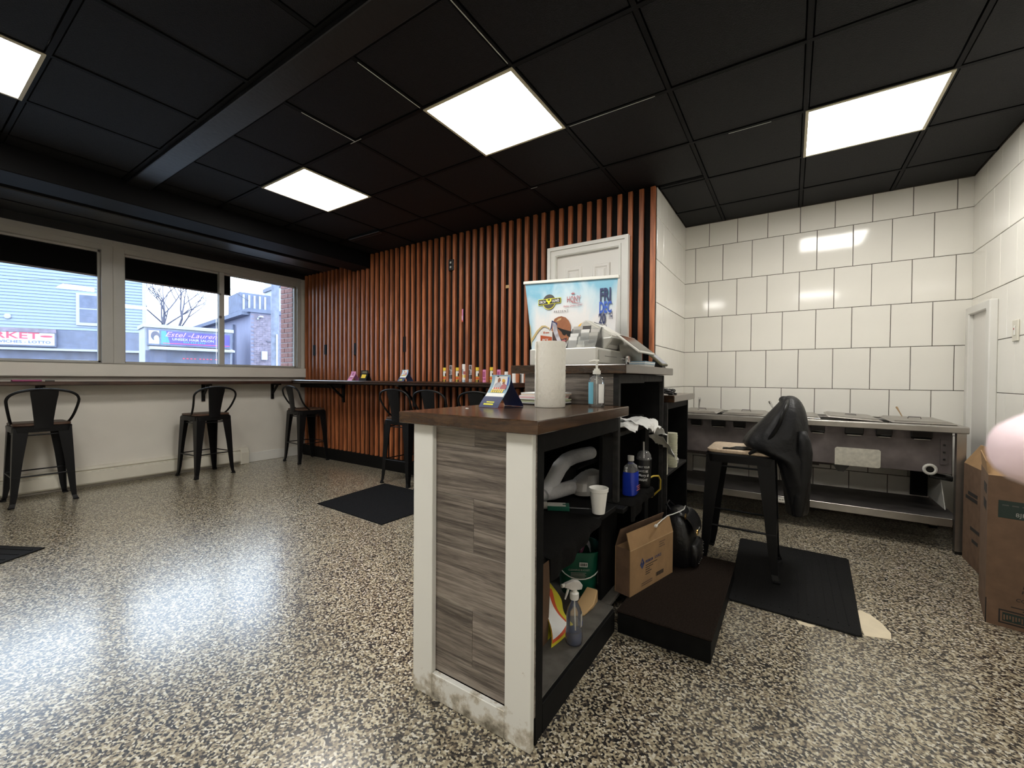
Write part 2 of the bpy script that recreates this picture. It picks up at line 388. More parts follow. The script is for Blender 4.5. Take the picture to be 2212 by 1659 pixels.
def tag(o, label, cat, group=None, kind=None):
    o['label'] = label; o['category'] = cat
    if group: o['group'] = group
    if kind: o['kind'] = kind
    return o
def thing(name, label, cat, loc=(0, 0, 0), rz=0, group=None):
    o = bpy.data.objects.new(name, None); COL.objects.link(o); o.empty_display_size = .1
    o.location = loc; o.rotation_euler = (0, 0, rz)
    ROOTM[o.name] = Matrix.Translation(loc) @ Matrix.Rotation(rz, 4, 'Z')
    return tag(o, label, cat, group)
def struct(name, mb, mt, label, **kw):
    o = obj(name, mb, mt, **kw); o['kind'] = 'structure'; o['label'] = label; o['category'] = name.split('_')[0]; return o
def dup(t, loc, rz=0, label=None):
    r = t.copy(); COL.objects.link(r); r.location = loc; r.rotation_euler = (0, 0, rz)
    if label: r['label'] = label
    def rec(a, b):
        for ch in list(a.children):
            c = ch.copy(); COL.objects.link(c); c.parent = b; rec(ch, c)
    rec(t, r); return r
def plc(x, y, z): return MB().box(x, y, z, x, y, z)
TEXTS = []
def text(body, mtx, size, mt, parent, align='LEFT', bold=0, shear=0, ext=.0004, sx=1, warp=None, local=False, name='lettering', space=1):
    TEXTS.append((body, mtx, size, mt, parent, align, bold, shear, ext, sx, warp, local, name, space))
def frame_m(origin, xdir, ydir):
    x = Vector(xdir).normalized(); y = Vector(ydir).normalized(); z = x.cross(y)
    mm = Matrix((x, y, z)).transposed().to_4x4(); mm.translation = Vector(origin); return mm
FRONT_Y = lambda x, y, z: frame_m((x, y, z), (1, 0, 0), (0, 0, 1))      # reads when looking along +Y
FRONT_X = lambda x, y, z: frame_m((x, y, z), (0, 1, 0), (0, 0, 1))      # faces +X

# ================================================================= SETTING
XW, YB, YT, XR, XK, ZC = -5.97, 3.516, 4.617, -.929, 1.146, 2.696
YF = -1.7
struct('floor', MB().box(XW-.15, YF-.1, -.12, XK+.1, YT+.1, 0), 'floor', 'glossy beige and black chip epoxy floor under the whole room')

# ---- ceiling: black slab, grid and tiles
ceil = struct('ceiling', MB().box(XW-.15, YF-.1, 2.76, XK+.1, YT+.1, 2.86), 'ceil', 'black suspended ceiling of square tiles in a grid')
gx = [-4.46] + [.05-.6175*k for k in range(7, -1, -1)] + [.6675, XK]
gyn = [YF, -1.34, -.735, -.13, .48, 1.11]
gyf = [1.285, 1.77, 2.375, 2.98, YB]
gyk = [2.98, 3.585, 4.19, YT]
lights = {(-3.655, 1.77), (-1.8025, 1.77), (.05, 2.98), (-3.655, -.13), (-1.8025, -.735), (.05, -.735)}
tile_cache = {}
def ceil_tile(x0, y0, x1, y1):
    if (round(x0, 4), round(y0, 4)) in lights: return
    g = .012; key = (round(x1-x0, 3), round(y1-y0, 3))
    if key not in tile_cache:
        a, b = (x1-x0)/2-g, (y1-y0)/2-g
        mb = MB().add([(-a,-b,.014),(a,-b,.014),(a,b,.014),(-a,b,.014),(-a+.006,-b+.006,0),(a-.006,-b+.006,0),(a-.006,b-.006,0),(-a+.006,b-.006,0)],
                      [(0,1,2,3),(7,6,5,4),(0,4,5,1),(1,5,6,2),(2,6,7,3),(3,7,4,0)])
        tile_cache[key] = mesh_of('ceiling_tile', mb)
        tile_cache[key].materials.append(M['ceil'])
    o = obj('ceiling_tile', tile_cache[key], None, ceil); o.location = ((x0+x1)/2, (y0+y1)/2, ZC+random.uniform(0, .003))
    o.rotation_euler = (random.uniform(-.003, .003), random.uniform(-.003, .003), 0)
for i in range(len(gx)-1):
    kit = gx[i] > -.6
    for ys in (gyn, gyf[:-1] + gyk[1:] if kit else gyf):
        for j in range(len(ys)-1): ceil_tile(gx[i], ys[j], gx[i+1], ys[j+1])
for y0, y1 in ((YB+.01, 4.19), (4.19, YT)): ceil_tile(XR, y0, -.5675, y1)
for x in gx[1:-1]:
    y1 = YT if x > XR else YB
    for a, b in ((YF, 1.11), (1.285, y1)): obj('grid_bar', MB().box(x-.011, a, ZC-.002, x+.011, b, ZC+.03), 'ceilbar', ceil)
for ys, x0 in ((gyn[1:], gx[0]), (gyf[:-1], gx[0]), (gyk[1:-1], XR)):
    for y in ys: obj('grid_bar', MB().box(x0, y-.011, ZC-.0025, XK, y+.011, ZC+.03), 'ceilbar', ceil)
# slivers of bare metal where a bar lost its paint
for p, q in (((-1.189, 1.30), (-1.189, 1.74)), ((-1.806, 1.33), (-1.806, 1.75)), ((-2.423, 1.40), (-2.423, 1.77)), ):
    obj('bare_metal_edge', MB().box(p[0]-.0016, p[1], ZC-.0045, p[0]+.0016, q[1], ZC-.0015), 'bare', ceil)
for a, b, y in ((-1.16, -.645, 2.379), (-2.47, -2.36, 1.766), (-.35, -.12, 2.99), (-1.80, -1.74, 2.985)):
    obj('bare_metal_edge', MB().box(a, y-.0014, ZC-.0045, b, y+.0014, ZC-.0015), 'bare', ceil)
# dropped filler strip across the room
struct('trim_1', MB().box(-4.46, 1.122, 2.668, XK, 1.273, 2.76), 'soffit', 'satin black strip dropped between two fields of ceiling tiles', bevel=.004)
# beam and stepped soffit before the windows
struct('trim_2', MB().box(-4.78, YF, 2.52, -4.46, YB, 2.78), 'ceilbar', 'black boxed beam running along the window side of the ceiling', bevel=.006)
s3 = MB().box(-5.16, YF, 2.645, -4.78, YB, 2.78).box(-5.62, YF, 2.66, -5.50, YB, 2.78).box(XW, YF, 2.63, -5.62, YB, 2.78)
struct('trim_3', s3, 'soffit', 'black stepped soffit above the windows')
struct('trim_4', MB().box(-5.49, YF, 2.602, -5.17, YB, 2.78), 'soffit', 'satin black board along the soffit that catches daylight', bevel=.008)
v = thing('slot_vent', 'slim black slot vent in the ceiling near the slatted wall', 'vent', (-3.9, 2.97, 2.69))
obj('vent_body', MB().box(-4.16, 2.945, 2.672, -3.64, 3.0, 2.698), 'soffit', v, bevel=.004)
obj('vent_slot', MB().box(-4.14, 2.968, 2.669, -3.66, 2.978, 2.673), 'ceilbar', v)

# ---- walls
WT = .15
# window wall: solid below, above, piers; windows fill the openings
zs, zt = 1.262, 2.47
wl = MB().box(XW-WT, YF, 0, XW, YB+.1, zs).box(XW-WT, YF, zt+.075, XW, YB+.1, 2.86).box(XW-WT, 3.43, zs, XW, YB+.1, zt+.075).box(XW-WT, YF, zs, XW, -.92, zt+.075)
struct('wall_left', wl, 'wallwhite', 'white painted wall below and around the two street windows')
struct('trim_5', MB().box(XW, YF, 2.55, XW+.03, YB, 2.64), 'soffit', 'black header board above the window frames')
struct('trim_6', MB().box(XW, YF, 1.125, XW+.075, YB-.02, 1.255), 'wallwhite', 'white painted sill box under the windows', bevel=.006)
def window(n, y0, y1, gy0, gy1, mull, label):
    z0, z1 = 1.27, 2.435
    f = struct('window_%d' % n, MB().box(XW-.10, y0, zs, XW+.02, gy0, zt+.09).box(XW-.10, gy1, zs, XW+.02, y1, zt+.09).box(XW-.10, gy0, z1, XW+.02, gy1, zt+.09).box(XW-.10, gy0, zs, XW+.02, gy1, z0),
               'winframe', label, bevel=.004)
    obj('inner_bead', MB().box(XW-.06, gy0, z0, XW-.03, gy0+.018, z1).box(XW-.06, gy1-.018, z0, XW-.03, gy1, z1).box(XW-.06, gy0, z1-.02, XW-.03, gy1, z1).box(XW-.06, gy0, z0, XW-.03, gy1, z0+.018), 'winframe', f)
    obj('head_bead', MB().box(XW+.02, y0, zt+.02, XW+.032, y1, zt+.045), 'winframe', f)
    ys = [gy0+.018] + ([mull[0]] if mull else []) , ([mull[1]] if mull else []) + []
    if mull:
        obj('mullion', MB().box(XW-.06, mull[0], z0, XW+.005, mull[1], z1), 'winframe', f, bevel=.004)
        obj('latch', MB().box(XW+.005, mull[0]-.008, 1.86, XW+.016, mull[0]+.02, 1.89).box(XW+.005, mull[0]-.008, 2.15, XW+.016, mull[0]+.014, 2.17), 'steeldark', f)
        spans = [(gy0, mull[0]), (mull[1], gy1)]
    else: spans = [(gy0, gy1)]
    for a, b in spans: obj('pane', MB().box(XW-.093, a, z0, XW-.088, b, z1), 'windowpane', f)
    return f
window(1, -.92, 1.395, -.84, 1.305, None, 'wide white framed street window at the left edge of the photo')
window(2, 1.395, 3.43, 1.485, 3.378, (2.39, 2.445), 'two-pane white framed street window beside the slatted wall')
for (a, b, z, lab) in ((-.83, 1.298, 2.165, 'black roller blind half down in the left street window'), (1.492, 2.545, 2.172, 'black roller blind half down in the two-pane window')):
    t = thing('roller_blind', lab, 'blind', (XW-.07, (a+b)/2, z))
    obj('blind_fabric', MB().box(XW-.078, a, z+.012, XW-.070, b, 2.432), 'blind', t)
    obj('bottom_bar', MB().box(XW-.084, a, z, XW-.064, b, z+.014), 'steeldark', t)

# slatted wall
wb = struct('wall_back', MB().box(XW-.15, YB, 0, XR, YB+.12, 2.86), 'slatback', 'black wall faced with upright orange-brown wooden slats')
obj('backing_board', MB().box(XW, YB-.016, 0, -1.89, YB-.0002, 2.74).box(-1.16, YB-.016, 0, XR, YB-.0002, 2.74).box(-1.8899, YB-.016, 2.34, -1.1601, YB-.0002, 2.74), 'slatback', wb)
slx = [-.948-.0917*k for k in range(55)]
NOTCH = {}
smesh = {}
def slat(x, z0, z1):
    key = round(z1-z0, 3)
    if key not in smesh:
        h = z1-z0; a, d, c = .0185, .046, .002
        mb = MB().prism([(-a, 0), (-a, -d+c), (-a+c, -d), (a-c, -d), (a, -d+c), (a, 0)], 'z', 0, h)
        smesh[key] = mesh_of('slat', mb); smesh[key].materials.append(M['slat'])
    o = obj('slat', smesh[key], None, wb); o.location = (x+random.uniform(-.0015, .0015), YB, z0); return o
for x in slx:
    top = 2.69
    if -4.80 < x < -4.44: top = 2.518
    elif x <= -4.80: top = 2.60 if x < -5.15 else 2.64
    if -1.90 < x < -1.15: slat(x, 2.345, top); continue
    if x > -1.9: slat(x, .15, top)
    elif x > -2.08: slat(x, .15, 1.03); slat(x, 1.03, top)
    else: slat(x, .15, 1.035); slat(x, 1.096, top)
struct('baseboard_back', MB().box(XW, YB-.055, 0, -1.9, YB, .148), 'plinth', 'black plinth under the slats')
# dark plates let into the slats
for x, z0, z1 in ((-5.66, 1.44, 1.59), (-5.39, 1.45, 1.585), (-4.73, 1.43, 1.58), (-3.80, 1.44, 1.62)):
    obj('dark_inlay', MB().box(x-.045, YB-.048, z0, x+.002, YB-.002, z1), 'slatback', wb)
t = thing('wall_outlet', 'small black outlet high up between the wooden slats', 'outlet', (-3.09, 3.47, 2.36))
obj('faceplate', MB().box(-3.125, 3.455, 2.30, -3.055, 3.516, 2.42), 'plasticblack', t, bevel=.004)
for z in (2.325, 2.375): obj('socket', MB().box(-3.10, 3.452, z, -3.08, 3.456, z+.02), 'plasticgrey', t)

# door in the slatted wall
d = struct('door_1', MB().box(-1.80, 3.470, 0, -1.215, 3.5155, 2.245), 'door', 'white six-panel door behind the banner')
def panel(x0, z0, x1, z1):
    a, y = .022, 3.470
    rings = [[(x0,y,z0),(x1,y,z0),(x1,y,z1),(x0,y,z1)]]
    for k, yy in ((.010, y-.012), (.026, y-.012), (.036, y-.003), (.055, y-.014)):
        rings.append([(x0+k,yy,z0+k),(x1-k,yy,z0+k),(x1-k,yy,z1-k),(x0+k,yy,z1-k)])
    obj('raised_panel', MB().loft(rings), 'door', d)
for x0, x1 in ((-1.72, -1.555), (-1.46, -1.295)):
    for z0, z1 in ((1.74, 2.135), (.98, 1.64), (.18, .88)): panel(x0, z0, x1, z1)
def casing(n, x0, x1, z1, w_):
    mb = MB()
    for k, (o_, dpt) in enumerate(((0, 3.445), (.016, 3.437), (.05, 3.430))):
        pass
    mb.prism([(x0-w_, 0), (x0, 0), (x0, z1), (x1, z1), (x1, 0), (x1+w_, 0), (x1+w_, z1+w_), (x0-w_, z1+w_)], 'y', 3.437, 3.516)
    c = struct('trim_%d' % n, mb, 'trimwhite', 'white moulded casing around the panel door')
    e = .03
    obj('outer_bead', MB().prism([(x0-w_, 0), (x0-w_+e, 0), (x0-w_+e, z1+w_-e), (x1+w_-e, z1+w_-e), (x1+w_-e, 0), (x1+w_, 0), (x1+w_, z1+w_), (x0-w_, z1+w_)], 'y', 3.424, 3.4372), 'trimwhite', c)
    obj('inner_bead', MB().prism([(x0-.022, 0), (x0-.006, 0), (x0-.006, z1+.006), (x1+.006, z1+.006), (x1+.006, 0), (x1+.022, 0), (x1+.022, z1+.022), (x0-.022, z1+.022)], 'y', 3.430, 3.4372), 'trimwhite', c)
casing(7, -1.80, -1.215, 2.245, .085)

# tiled kitchen walls
rows = [2.696, 2.465, 2.115, 1.765, 1.415, 1.065, .715, .365, .015, 0]
def tile_mesh(w_, h_, g, gz):
    a, b, c, dd = w_/2-g, h_/2-gz, .0022, .007
    mb = MB().add([(-a,0,-b),(a,0,-b),(a,0,b),(-a,0,b),(-a,-dd+c,-b),(a,-dd+c,-b),(a,-dd+c,b),(-a,-dd+c,b),(-a+c,-dd,-b+c),(a-c,-dd,-b+c),(a-c,-dd,b-c),(-a+c,-dd,b-c)],
                  [(0,1,5,4),(1,2,6,5),(2,3,7,6),(3,0,4,7),(4,5,9,8),(5,6,10,9),(6,7,11,10),(7,4,8,11),(8,9,10,11)])
    me = mesh_of('wall_tile', mb); me.materials.append(M['tile']); return me
tm = {}
def tile(parent, pos, w_, h_, rz, g, gz):
    key = (round(w_, 3), round(h_, 3), g)
    if key not in tm: tm[key] = tile_mesh(w_, h_, g, gz)
    o = obj('wall_tile', tm[key], None, parent); o.location = pos
    o.rotation_euler = (random.uniform(-.0035, .0035), 0, rz+random.uniform(-.0035, .0035))
def tile_run(parent, u0, u1, off, place, rz, g=.0022, gz=.0022, z_min=0):
    for r in range(len(rows)-1):
        z1, z0 = rows[r], rows[r+1]
        if z1-z0 < .03 or z1 <= z_min: continue
        s = off + (0 if r % 2 == 0 else .125)
        xs = [u0] + [s+.25*k for k in range(-60, 60) if u0+.015 < s+.25*k < u1-.015] + [u1]
        for a, b in zip(xs[:-1], xs[1:]): tile(parent, place((a+b)/2, (z0+z1)/2), b-a, z1-z0, rz, g, gz)
wf = struct('wall_far', MB().box(XR-.2, YT+.0005, 0, XK+.2, YT+.15, 2.86), 'grout', 'kitchen wall of large white tiles in offset rows with dark joints')
tile_run(wf, XR+.001, XK-.001, XR-.02, lambda u, z: (u, YT, z), 0)
wr = struct('wall_return', MB().box(XR-.12, YB+.121, 0, XR-.0005, YT, 2.86).box(XR-.03, YB, 0, XR-.0005, YB+.121, 2.86), 'grout', 'short white tiled return beside the slatted wall')
tile_run(wr, YB+.0, YT-.008, YB+.09, lambda u, z: (XR, u, z), PI/2, g=.0007, gz=.0022)
wk = struct('wall_right', MB().box(XK+.0005, YF, 0, XK+.15, YT+.15, 2.86), 'grout', 'white tiled wall at the right edge of the photo')
tile_run(wk, 1.9, YT-.008, YT-.02, lambda u, z: (XK, u, z), -PI/2, g=.0009, gz=.0022)
obj('plain_tiling', MB().box(XK-.007, YF, 0, XK, 1.9, 2.7), 'tile', wk)
struct('wall_front', MB().box(XW-.15, YF-.12, 0, XK+.15, YF, 2.86), 'wallwhite', 'plain wall behind the photographer')

# low service door in the right wall
d2 = struct('door_2', MB().box(XK-.022, 4.165, 0, XK-.006, 4.50, 1.635), 'door', 'narrow low white service door in the right tiled wall')
struct('trim_8', MB().prism([(4.10, 0), (4.165, 0), (4.165, 1.632), (4.50, 1.632), (4.50, 0), (4.565, 0), (4.565, 1.69), (4.10, 1.69)], 'x', XK-.05, XK-.006), 'trimwhite', 'white casing around the low service door', bevel=.006)
t = thing('light_switch', 'ivory rocker switch plate on the right tiled wall', 'switch', (XK, 3.83, 1.45))
obj('faceplate', MB().box(XK-.016, 3.785, 1.385, XK-.007, 3.865, 1.515), 'cream', t, bevel=.003)
obj('rocker', MB().box(XK-.020, 3.812, 1.42, XK-.0155, 3.838, 1.48), 'plasticwhite', t, bevel=.002)
obj('pilot_light', MB().box(XK-.0215, 3.820, 1.455, XK-.0198, 3.830, 1.465), 'rose', t)

# baseboard heater and baseboard
t = thing('baseboard_heater', 'long cream baseboard heater along the window wall', 'heater', (-5.93, .5, 0))
obj('cover', MB().prism([(XW, .02), (-5.905, .035), (-5.895, .05), (-5.895, .150), (-5.915, .163), (-5.925, .166), (-5.905, .185), (-5.93, .205), (XW, .21)], 'y', -1.2, 2.60), 'cream', t)
obj('end_cap', MB().prism([(XW, 0), (-5.89, 0), (-5.885, .15), (-5.91, .205), (XW, .215)], 'y', 2.60, 2.70), 'cream', t, bevel=.006)
obj('louvre', MB().prism([(-5.935, .170), (-5.902, .152), (-5.899, .156), (-5.93, .176)], 'y', -1.2, 2.60), 'dull', t)
struct('baseboard_left', MB().box(XW, 2.70, 0, XW+.014, YB-.055, .125), 'trimwhite', 'white baseboard between the heater and the slatted wall', bevel=.003)

# ================================================================= CEILING LIGHTS
def lamp(x, y, label):
    t = thing('ceiling_light', label, 'light', (x+.309, y+.303, ZC), group='square ceiling light panels')
    a, b = .6175, .605
    fr = MB()
    for (x0, y0, x1, y1) in ((0, 0, a, .016), (0, b-.016, a, b), (0, .016, .016, b-.016), (a-.016, .016, a, b-.016)):
        fr.box(x+x0, y+y0, ZC-.008, x+x1, y+y1, ZC+.05)
    obj('trim_frame', fr, 'lampmetal', t)
    obj('diffuser', MB().box(x+.016, y+.016, ZC-.003, x+a-.016, y+b-.016, ZC+.01), 'diffuser', t)
lamp(-1.8025, 1.77, 'lit square ceiling panel above the counter, in the middle of the room')
lamp(.05, 2.98, 'lit square ceiling panel above the kitchen stool and steam table')
lamp(-3.655, 1.77, 'lit square ceiling panel nearest the black slot vent')
lamp(-3.655, -.13, 'lit square ceiling panel cut by the left edge of the photo')
lamp(-1.8025, -.735, 'lit square ceiling panel behind the photographer')  # added out of view to light the counter front
lamp(.05, -.735, 'lit square ceiling panel behind the photographer, by the right wall')  # second panel added out of view, brightens the counter front

# ================================================================= BARS
t = thing('window_bar', 'long dark wooden bar shelf under the street windows', 'bar counter', (-5.83, 1, 1.04))
obj('bar_board', MB().box(XW, YF, 1.04, -5.70, 3.455, 1.076), 'bartop', t, bevel=.005)
for y, lab in ((.86, 0), (2.21, 0), (3.03, 0)):
    b = MB().box(XW, y-.017, .83, XW+.02, y+.017, 1.04).box(XW, y-.017, 1.022, -5.76, y+.017, 1.04).bar((XW+.01, y, .90), (-5.82, y, 1.03), .022, .022, (0, 1, 0))
    obj('bracket', b, 'blackmetal', t)
t = thing('back_bar', 'dark wooden bar shelf with a moulded edge along the slatted wall', 'bar counter', (-3.85, 3.3, 1.05))
obj('bar_board', MB().prism([(3.47, 1.052), (3.175, 1.052), (3.165, 1.062), (3.165, 1.070), (3.150, 1.076), (3.146, 1.086), (3.154, 1.093), (3.47, 1.093)], 'x', -5.695, -2.09), 'bartop', t)
obj('ledger', MB().box(-5.93, 3.41, .985, -4.95, 3.465, 1.050), 'blackmetal', t)
for x in (-4.98, -3.64, -2.30):
    obj('bracket', MB().box(x-.018, 3.445, .80, x+.018, 3.468, 1.052).box(x-.018, 3.20, 1.034, x+.018, 3.468, 1.052).bar((x, 3.45, .86), (x, 3.25, 1.04), .024, .024, (1, 0, 0)), 'blackmetal', t)

# ================================================================= STOOLS
def stool_parts(t, topm):
    zt_ = .712
    s_ = .178
    def rr(h, r, z, n=5):
        p = []
        for cx, cy, a0 in ((h-r, h-r, 0), (-h+r, h-r, 90), (-h+r, -h+r, 180), (h-r, -h+r, 270)):
            for i in range(n+1):
                a = R(a0+90*i/n); p.append((cx+r*math.cos(a), cy+r*math.sin(a), z))
        return p
    obj('seat', MB().loft([rr(s_-.006, .045, zt_-.022), rr(s_, .05, zt_-.016), rr(s_, .05, zt_-.004), rr(s_-.006, .045, zt_)]), topm, t, local=True, smooth=True)
    obj('seat_frame', MB().loft([rr(s_+.004, .045, zt_-.075), rr(s_+.006, .045, zt_-.03), rr(s_, .045, zt_-.0225)]), 'blackmetal', t, local=True, smooth=True)
    f = .206
    for sx in (-1, 1):
        for sy in (-1, 1):
            # folded sheet-metal leg: an L section that tapers and ends in a kicked-out foot
            def sec(z, cx, cy, w_, th=.006):
                ox, oy = sx*cx, sy*cy
                return [(ox, oy, z), (ox-sx*w_, oy, z), (ox-sx*w_, oy-sy*th, z), (ox-sx*th, oy-sy*th, z), (ox-sx*th, oy-sy*w_, z), (ox, oy-sy*w_, z)]
            leg = MB().loft([sec(zt_-.035, .176, .176, .092), sec(.40, .187, .187, .064), sec(.10, .197, .197, .040), sec(.04, .200, .200, .032), sec(.018, .207, .207, .034), sec(.002, .211, .211, .036)])
            l = obj('leg', leg, 'blackmetal', t, local=True)
            obj('foot', MB().box(*(sorted((sx*.213, sx*.176))[0], sorted((sy*.213, sy*.176))[0], 0, sorted((sx*.213, sx*.176))[1], sorted((sy*.213, sy*.176))[1], .012)), 'rubber', l, local=True, bevel=.003)
    a = .186
    for z, q in ((.262, .188), (.238, .189)):
        pass
    for p, q2 in (((-.19, -.186), (.19, -.186)), ((-.19, .186), (.19, .186)), ((-.186, -.19), (-.186, .19)), ((.186, -.19), (.186, .19))):
        obj('footrest_bar', MB().tube([(*p, .258), (*q2, .258)], .0065, 6), 'blackmetal', t, local=True)
        p2 = [c*.87 for c in p]; q3 = [c*.87 for c in q2]
        obj('top_brace', MB().tube([(*p2, .612), (*q3, .612)], .006, 6), 'blackmetal', t, local=True)
    # hoop back on the local -Y side
    pts = []
    ctrl = [(-.172, -.05, .70), (-.186, -.10, .74), (-.200, -.150, .80), (-.214, -.192, .88), (-.216, -.206, .925), (-.196, -.218, .962), (-.15, -.226, .99), (-.08, -.231, 1.006), (0, -.233, 1.011)]
    ctrl = ctrl + [(-x, y, z) for x, y, z in ctrl[-2::-1]]
    P = [Vector(c) for c in ctrl]
    for i in range(len(P)-1):
        p0, p1, p2, p3 = P[max(i-1, 0)], P[i], P[i+1], P[min(i+2, len(P)-1)]
        for k in range(4):
            u = k/4
            pts.append(.5*((2*p1)+(-p0+p2)*u+(2*p0-5*p1+4*p2-p3)*u*u+(-p0+3*p1-3*p2+p3)*u**3))
    pts.append(P[-1])
    obj('back_hoop', MB().tube(pts, .0105, 8), 'blackmetal', t, local=True, smooth=True, angle=60)
    rings = []
    for z, hw, y in ((.668, .058, -.185), (.74, .060, -.186), (.82, .068, -.198), (.90, .076, -.212), (.96, .084, -.224), (1.006, .086, -.231)):
        rings.append([(-hw, y-.002, z), (0, y-.012, z), (hw, y-.002, z), (hw, y+.002, z), (0, y-.008, z), (-hw, y+.002, z)])
    obj('back_splat', MB().loft(rings), 'blackmetal', t, local=True, smooth=True)
st = thing('bar_stool', 'black metal bar stool at the window bar, leftmost in the photo', 'stool', (-5.675, .825, 0), R(90), 'black metal bar stools')
stool_parts(st, 'stooltop')
dup(st, (-5.64, 2.115, 0), R(96), 'black metal bar stool standing in the middle of the window bar')
dup(st, (-5.48, 3.235, 0), R(-3), 'black metal bar stool in the corner of window wall and slatted wall')
dup(st, (-3.475, 3.215, 0), R(2), 'black metal bar stool standing half on the charcoal rug at the back bar')
dup(st, (-2.965, 3.215, 0), R(0), 'black metal bar stool at the back bar, only its back over the counter top')
dup(st, (-2.37, 3.215, 0), R(0), 'black metal bar stool at the back bar behind the standing event flyer')
ks = thing('bar_stool', 'black metal bar stool with a pale wooden seat behind the counter, jacket on its back', 'stool', (-.245, 2.955, .012), R(90), 'black metal bar stools')
stool_parts(ks, 'stooltoplight')

# jacket hung over the stool back
def jacket():
    t = thing('black_jacket', 'black quilted jacket hung over the back of the pale-seated stool', 'jacket', (0, 2.96, .40))
    secs = [(1.048, -.004, 2.965, .010, .020), (1.040, -.002, 2.965, .030, .055), (1.015, .000, 2.965, .052, .105), (.96, -.010, 2.965, .086, .160), (.90, -.030, 2.965, .118, .195), (.84, -.055, 2.962, .145, .215), (.78, -.075, 2.96, .160, .225), (.738, -.085, 2.96, .165, .230),
            (.70, .005, 2.96, .085, .225), (.66, .018, 2.96, .074, .220), (.60, .028, 2.96, .070, .215), (.52, .036, 2.96, .066, .208), (.46, .040, 2.96, .062, .198), (.42, .038, 2.955, .058, .185), (.385, .036, 2.95, .052, .165), (.375, .036, 2.95, .03, .12)]
    rings = []; n = 40
    for i, (z, cx, cy, ax, ay) in enumerate(secs):
        ring = []
        for j in range(n):
            a = 2*PI*j/n; ca, sa = math.cos(a), math.sin(a)
            ex = math.copysign(abs(ca)**.8, ca); ey = math.copysign(abs(sa)**.8, sa)
            p = Vector((cx+ax*ex, cy+ay*ey, z))
            k = noise.noise(p*Vector((7, 7, 3)))*.012 + noise.noise(p*16)*.007
            fold = .005*math.sin(a*9+z*14)
            s = min(1, (1.06-z)*6)
            p += Vector((ca, sa, .25))*(k+fold)*s
            ring.append(p)
        rings.append(ring)
    me = mesh_of('jacket_body', MB().loft(rings), smooth=True, angle=180)
    o = obj('jacket_body', me, 'jacket', t)
    sd = o.modifiers.new('s', 'SUBSURF'); sd.levels = sd.render_levels = 1
    # hood / collar roll and a sleeve
    obj('collar', MB().tube([(-.03, 2.86, .985), (-.035, 2.93, 1.022), (-.03, 2.99, 1.022), (-.03, 3.06, .98)], [.015, .024, .024, .015], 10), 'jacket', t, smooth=True, angle=80)
    sl = []
    for i in range(9):
        u = i/8; sl.append((.055+.012*math.sin(u*5), 2.785-.005*u, .86-.46*u))
    obj('sleeve', MB().tube(sl, [.02, .034, .038, .036, .038, .035, .036, .032, .022], 12), 'jacket', t, smooth=True, angle=80)
    obj('hem_flap', MB().grid(lambda u, w_: Vector((-.335+.17*u, 2.80+.06*w_+.03*u, .722+.012*u+.006*math.sin(u*9+w_*4))), 8, 4), 'jacket', t, solid=.006, smooth=True)
jacket()

# ================================================================= THE COUNTER
X0, X1, Y0 = -1.145, -.642, 1.085
lc = thing('low_counter_cabinet', 'low counter cabinet with white stiles and grey wood-look front', 'cabinet', (-.9, 1.45, 0))
def board(name, x0, y0, z0, x1, y1, z1, m_, parent, bevel=.002): return obj(name, MB().box(x0, y0, z0, x1, y1, z1), m_, parent, bevel=bevel)
board('stile', X0, Y0, 0, X0+.094, Y0+.022, .974, 'dirtywhite', lc)
board('stile', X1-.096, Y0, 0, X1, Y0+.022, .974, 'dirtywhite', lc)
board('bottom_rail', X0+.0945, Y0+.001, 0, X1-.0965, Y0+.022, .090, 'dirtywhite', lc)
rowz = [.0905, .14, .335, .545, .730, .910, .974]
splits = [[-.879], [-.93], [-.876], [], [-.874], [], [-.88]]
px0, px1 = X0+.0, X1-.0
rows_ = [(.092, .160, []), (.1608, .352, [-.885]), (.3528, .548, []), (.5488, .733, [-.882]), (.7338, .909, []), (.9098, .974, [-.879])]
for z0, z1, sp_ in rows_:
    xs = [X0+.002]+sp_+[X1-.002]
    for a, b in zip(xs[:-1], xs[1:]): board('plank', a+.0003, Y0+.022, z0, b-.0003, Y0+.034, z1, 'laminate', lc, .0008)
board('back_of_front', X0+.002, Y0+.034, 0, X1-.002, Y0+.05, .974, 'carcass', lc)
board('outer_side_panel', X0, Y0+.05, 0, X0+.018, 1.86, .974, 'dirtywhite', lc)
board('face_post', X1-.02, Y0+.05, 0, X1-.006, 1.170, .974, 'carcass', lc)
board('face_post', -.745, 1.862, .099, -.728, 2.08, .527, 'carcass', uc_post) if 0 else None
board('face_header', X1-.02, 1.170, .905, X1-.008, 1.858, .974, 'carcass', lc)
board('kick_rail', X1-.02, 1.170, 0, X1-.006, 1.835, .098, 'carcass', lc)
board('bottom_board', X0+.018, Y0+.05, .080, X1-.021, 1.86, .0985, 'shelfgrey', lc)
board('shelf', X0+.018, Y0+.05, .540, X1-.014, 1.86, .562, 'carcass', lc)
board('liner_paper', X0+.2, Y0+.06, .099, X1-.024, 1.84, .1005, 'shelfgrey', lc, 0)
wt = thing('low_worktop', 'dark brown worktop on the low counter, paper towels on it', 'worktop', (-.9, 1.46, .975))
board('slab', -1.186, 1.050, .975, -.606, 1.873, 1.0165, 'top', wt, .003)

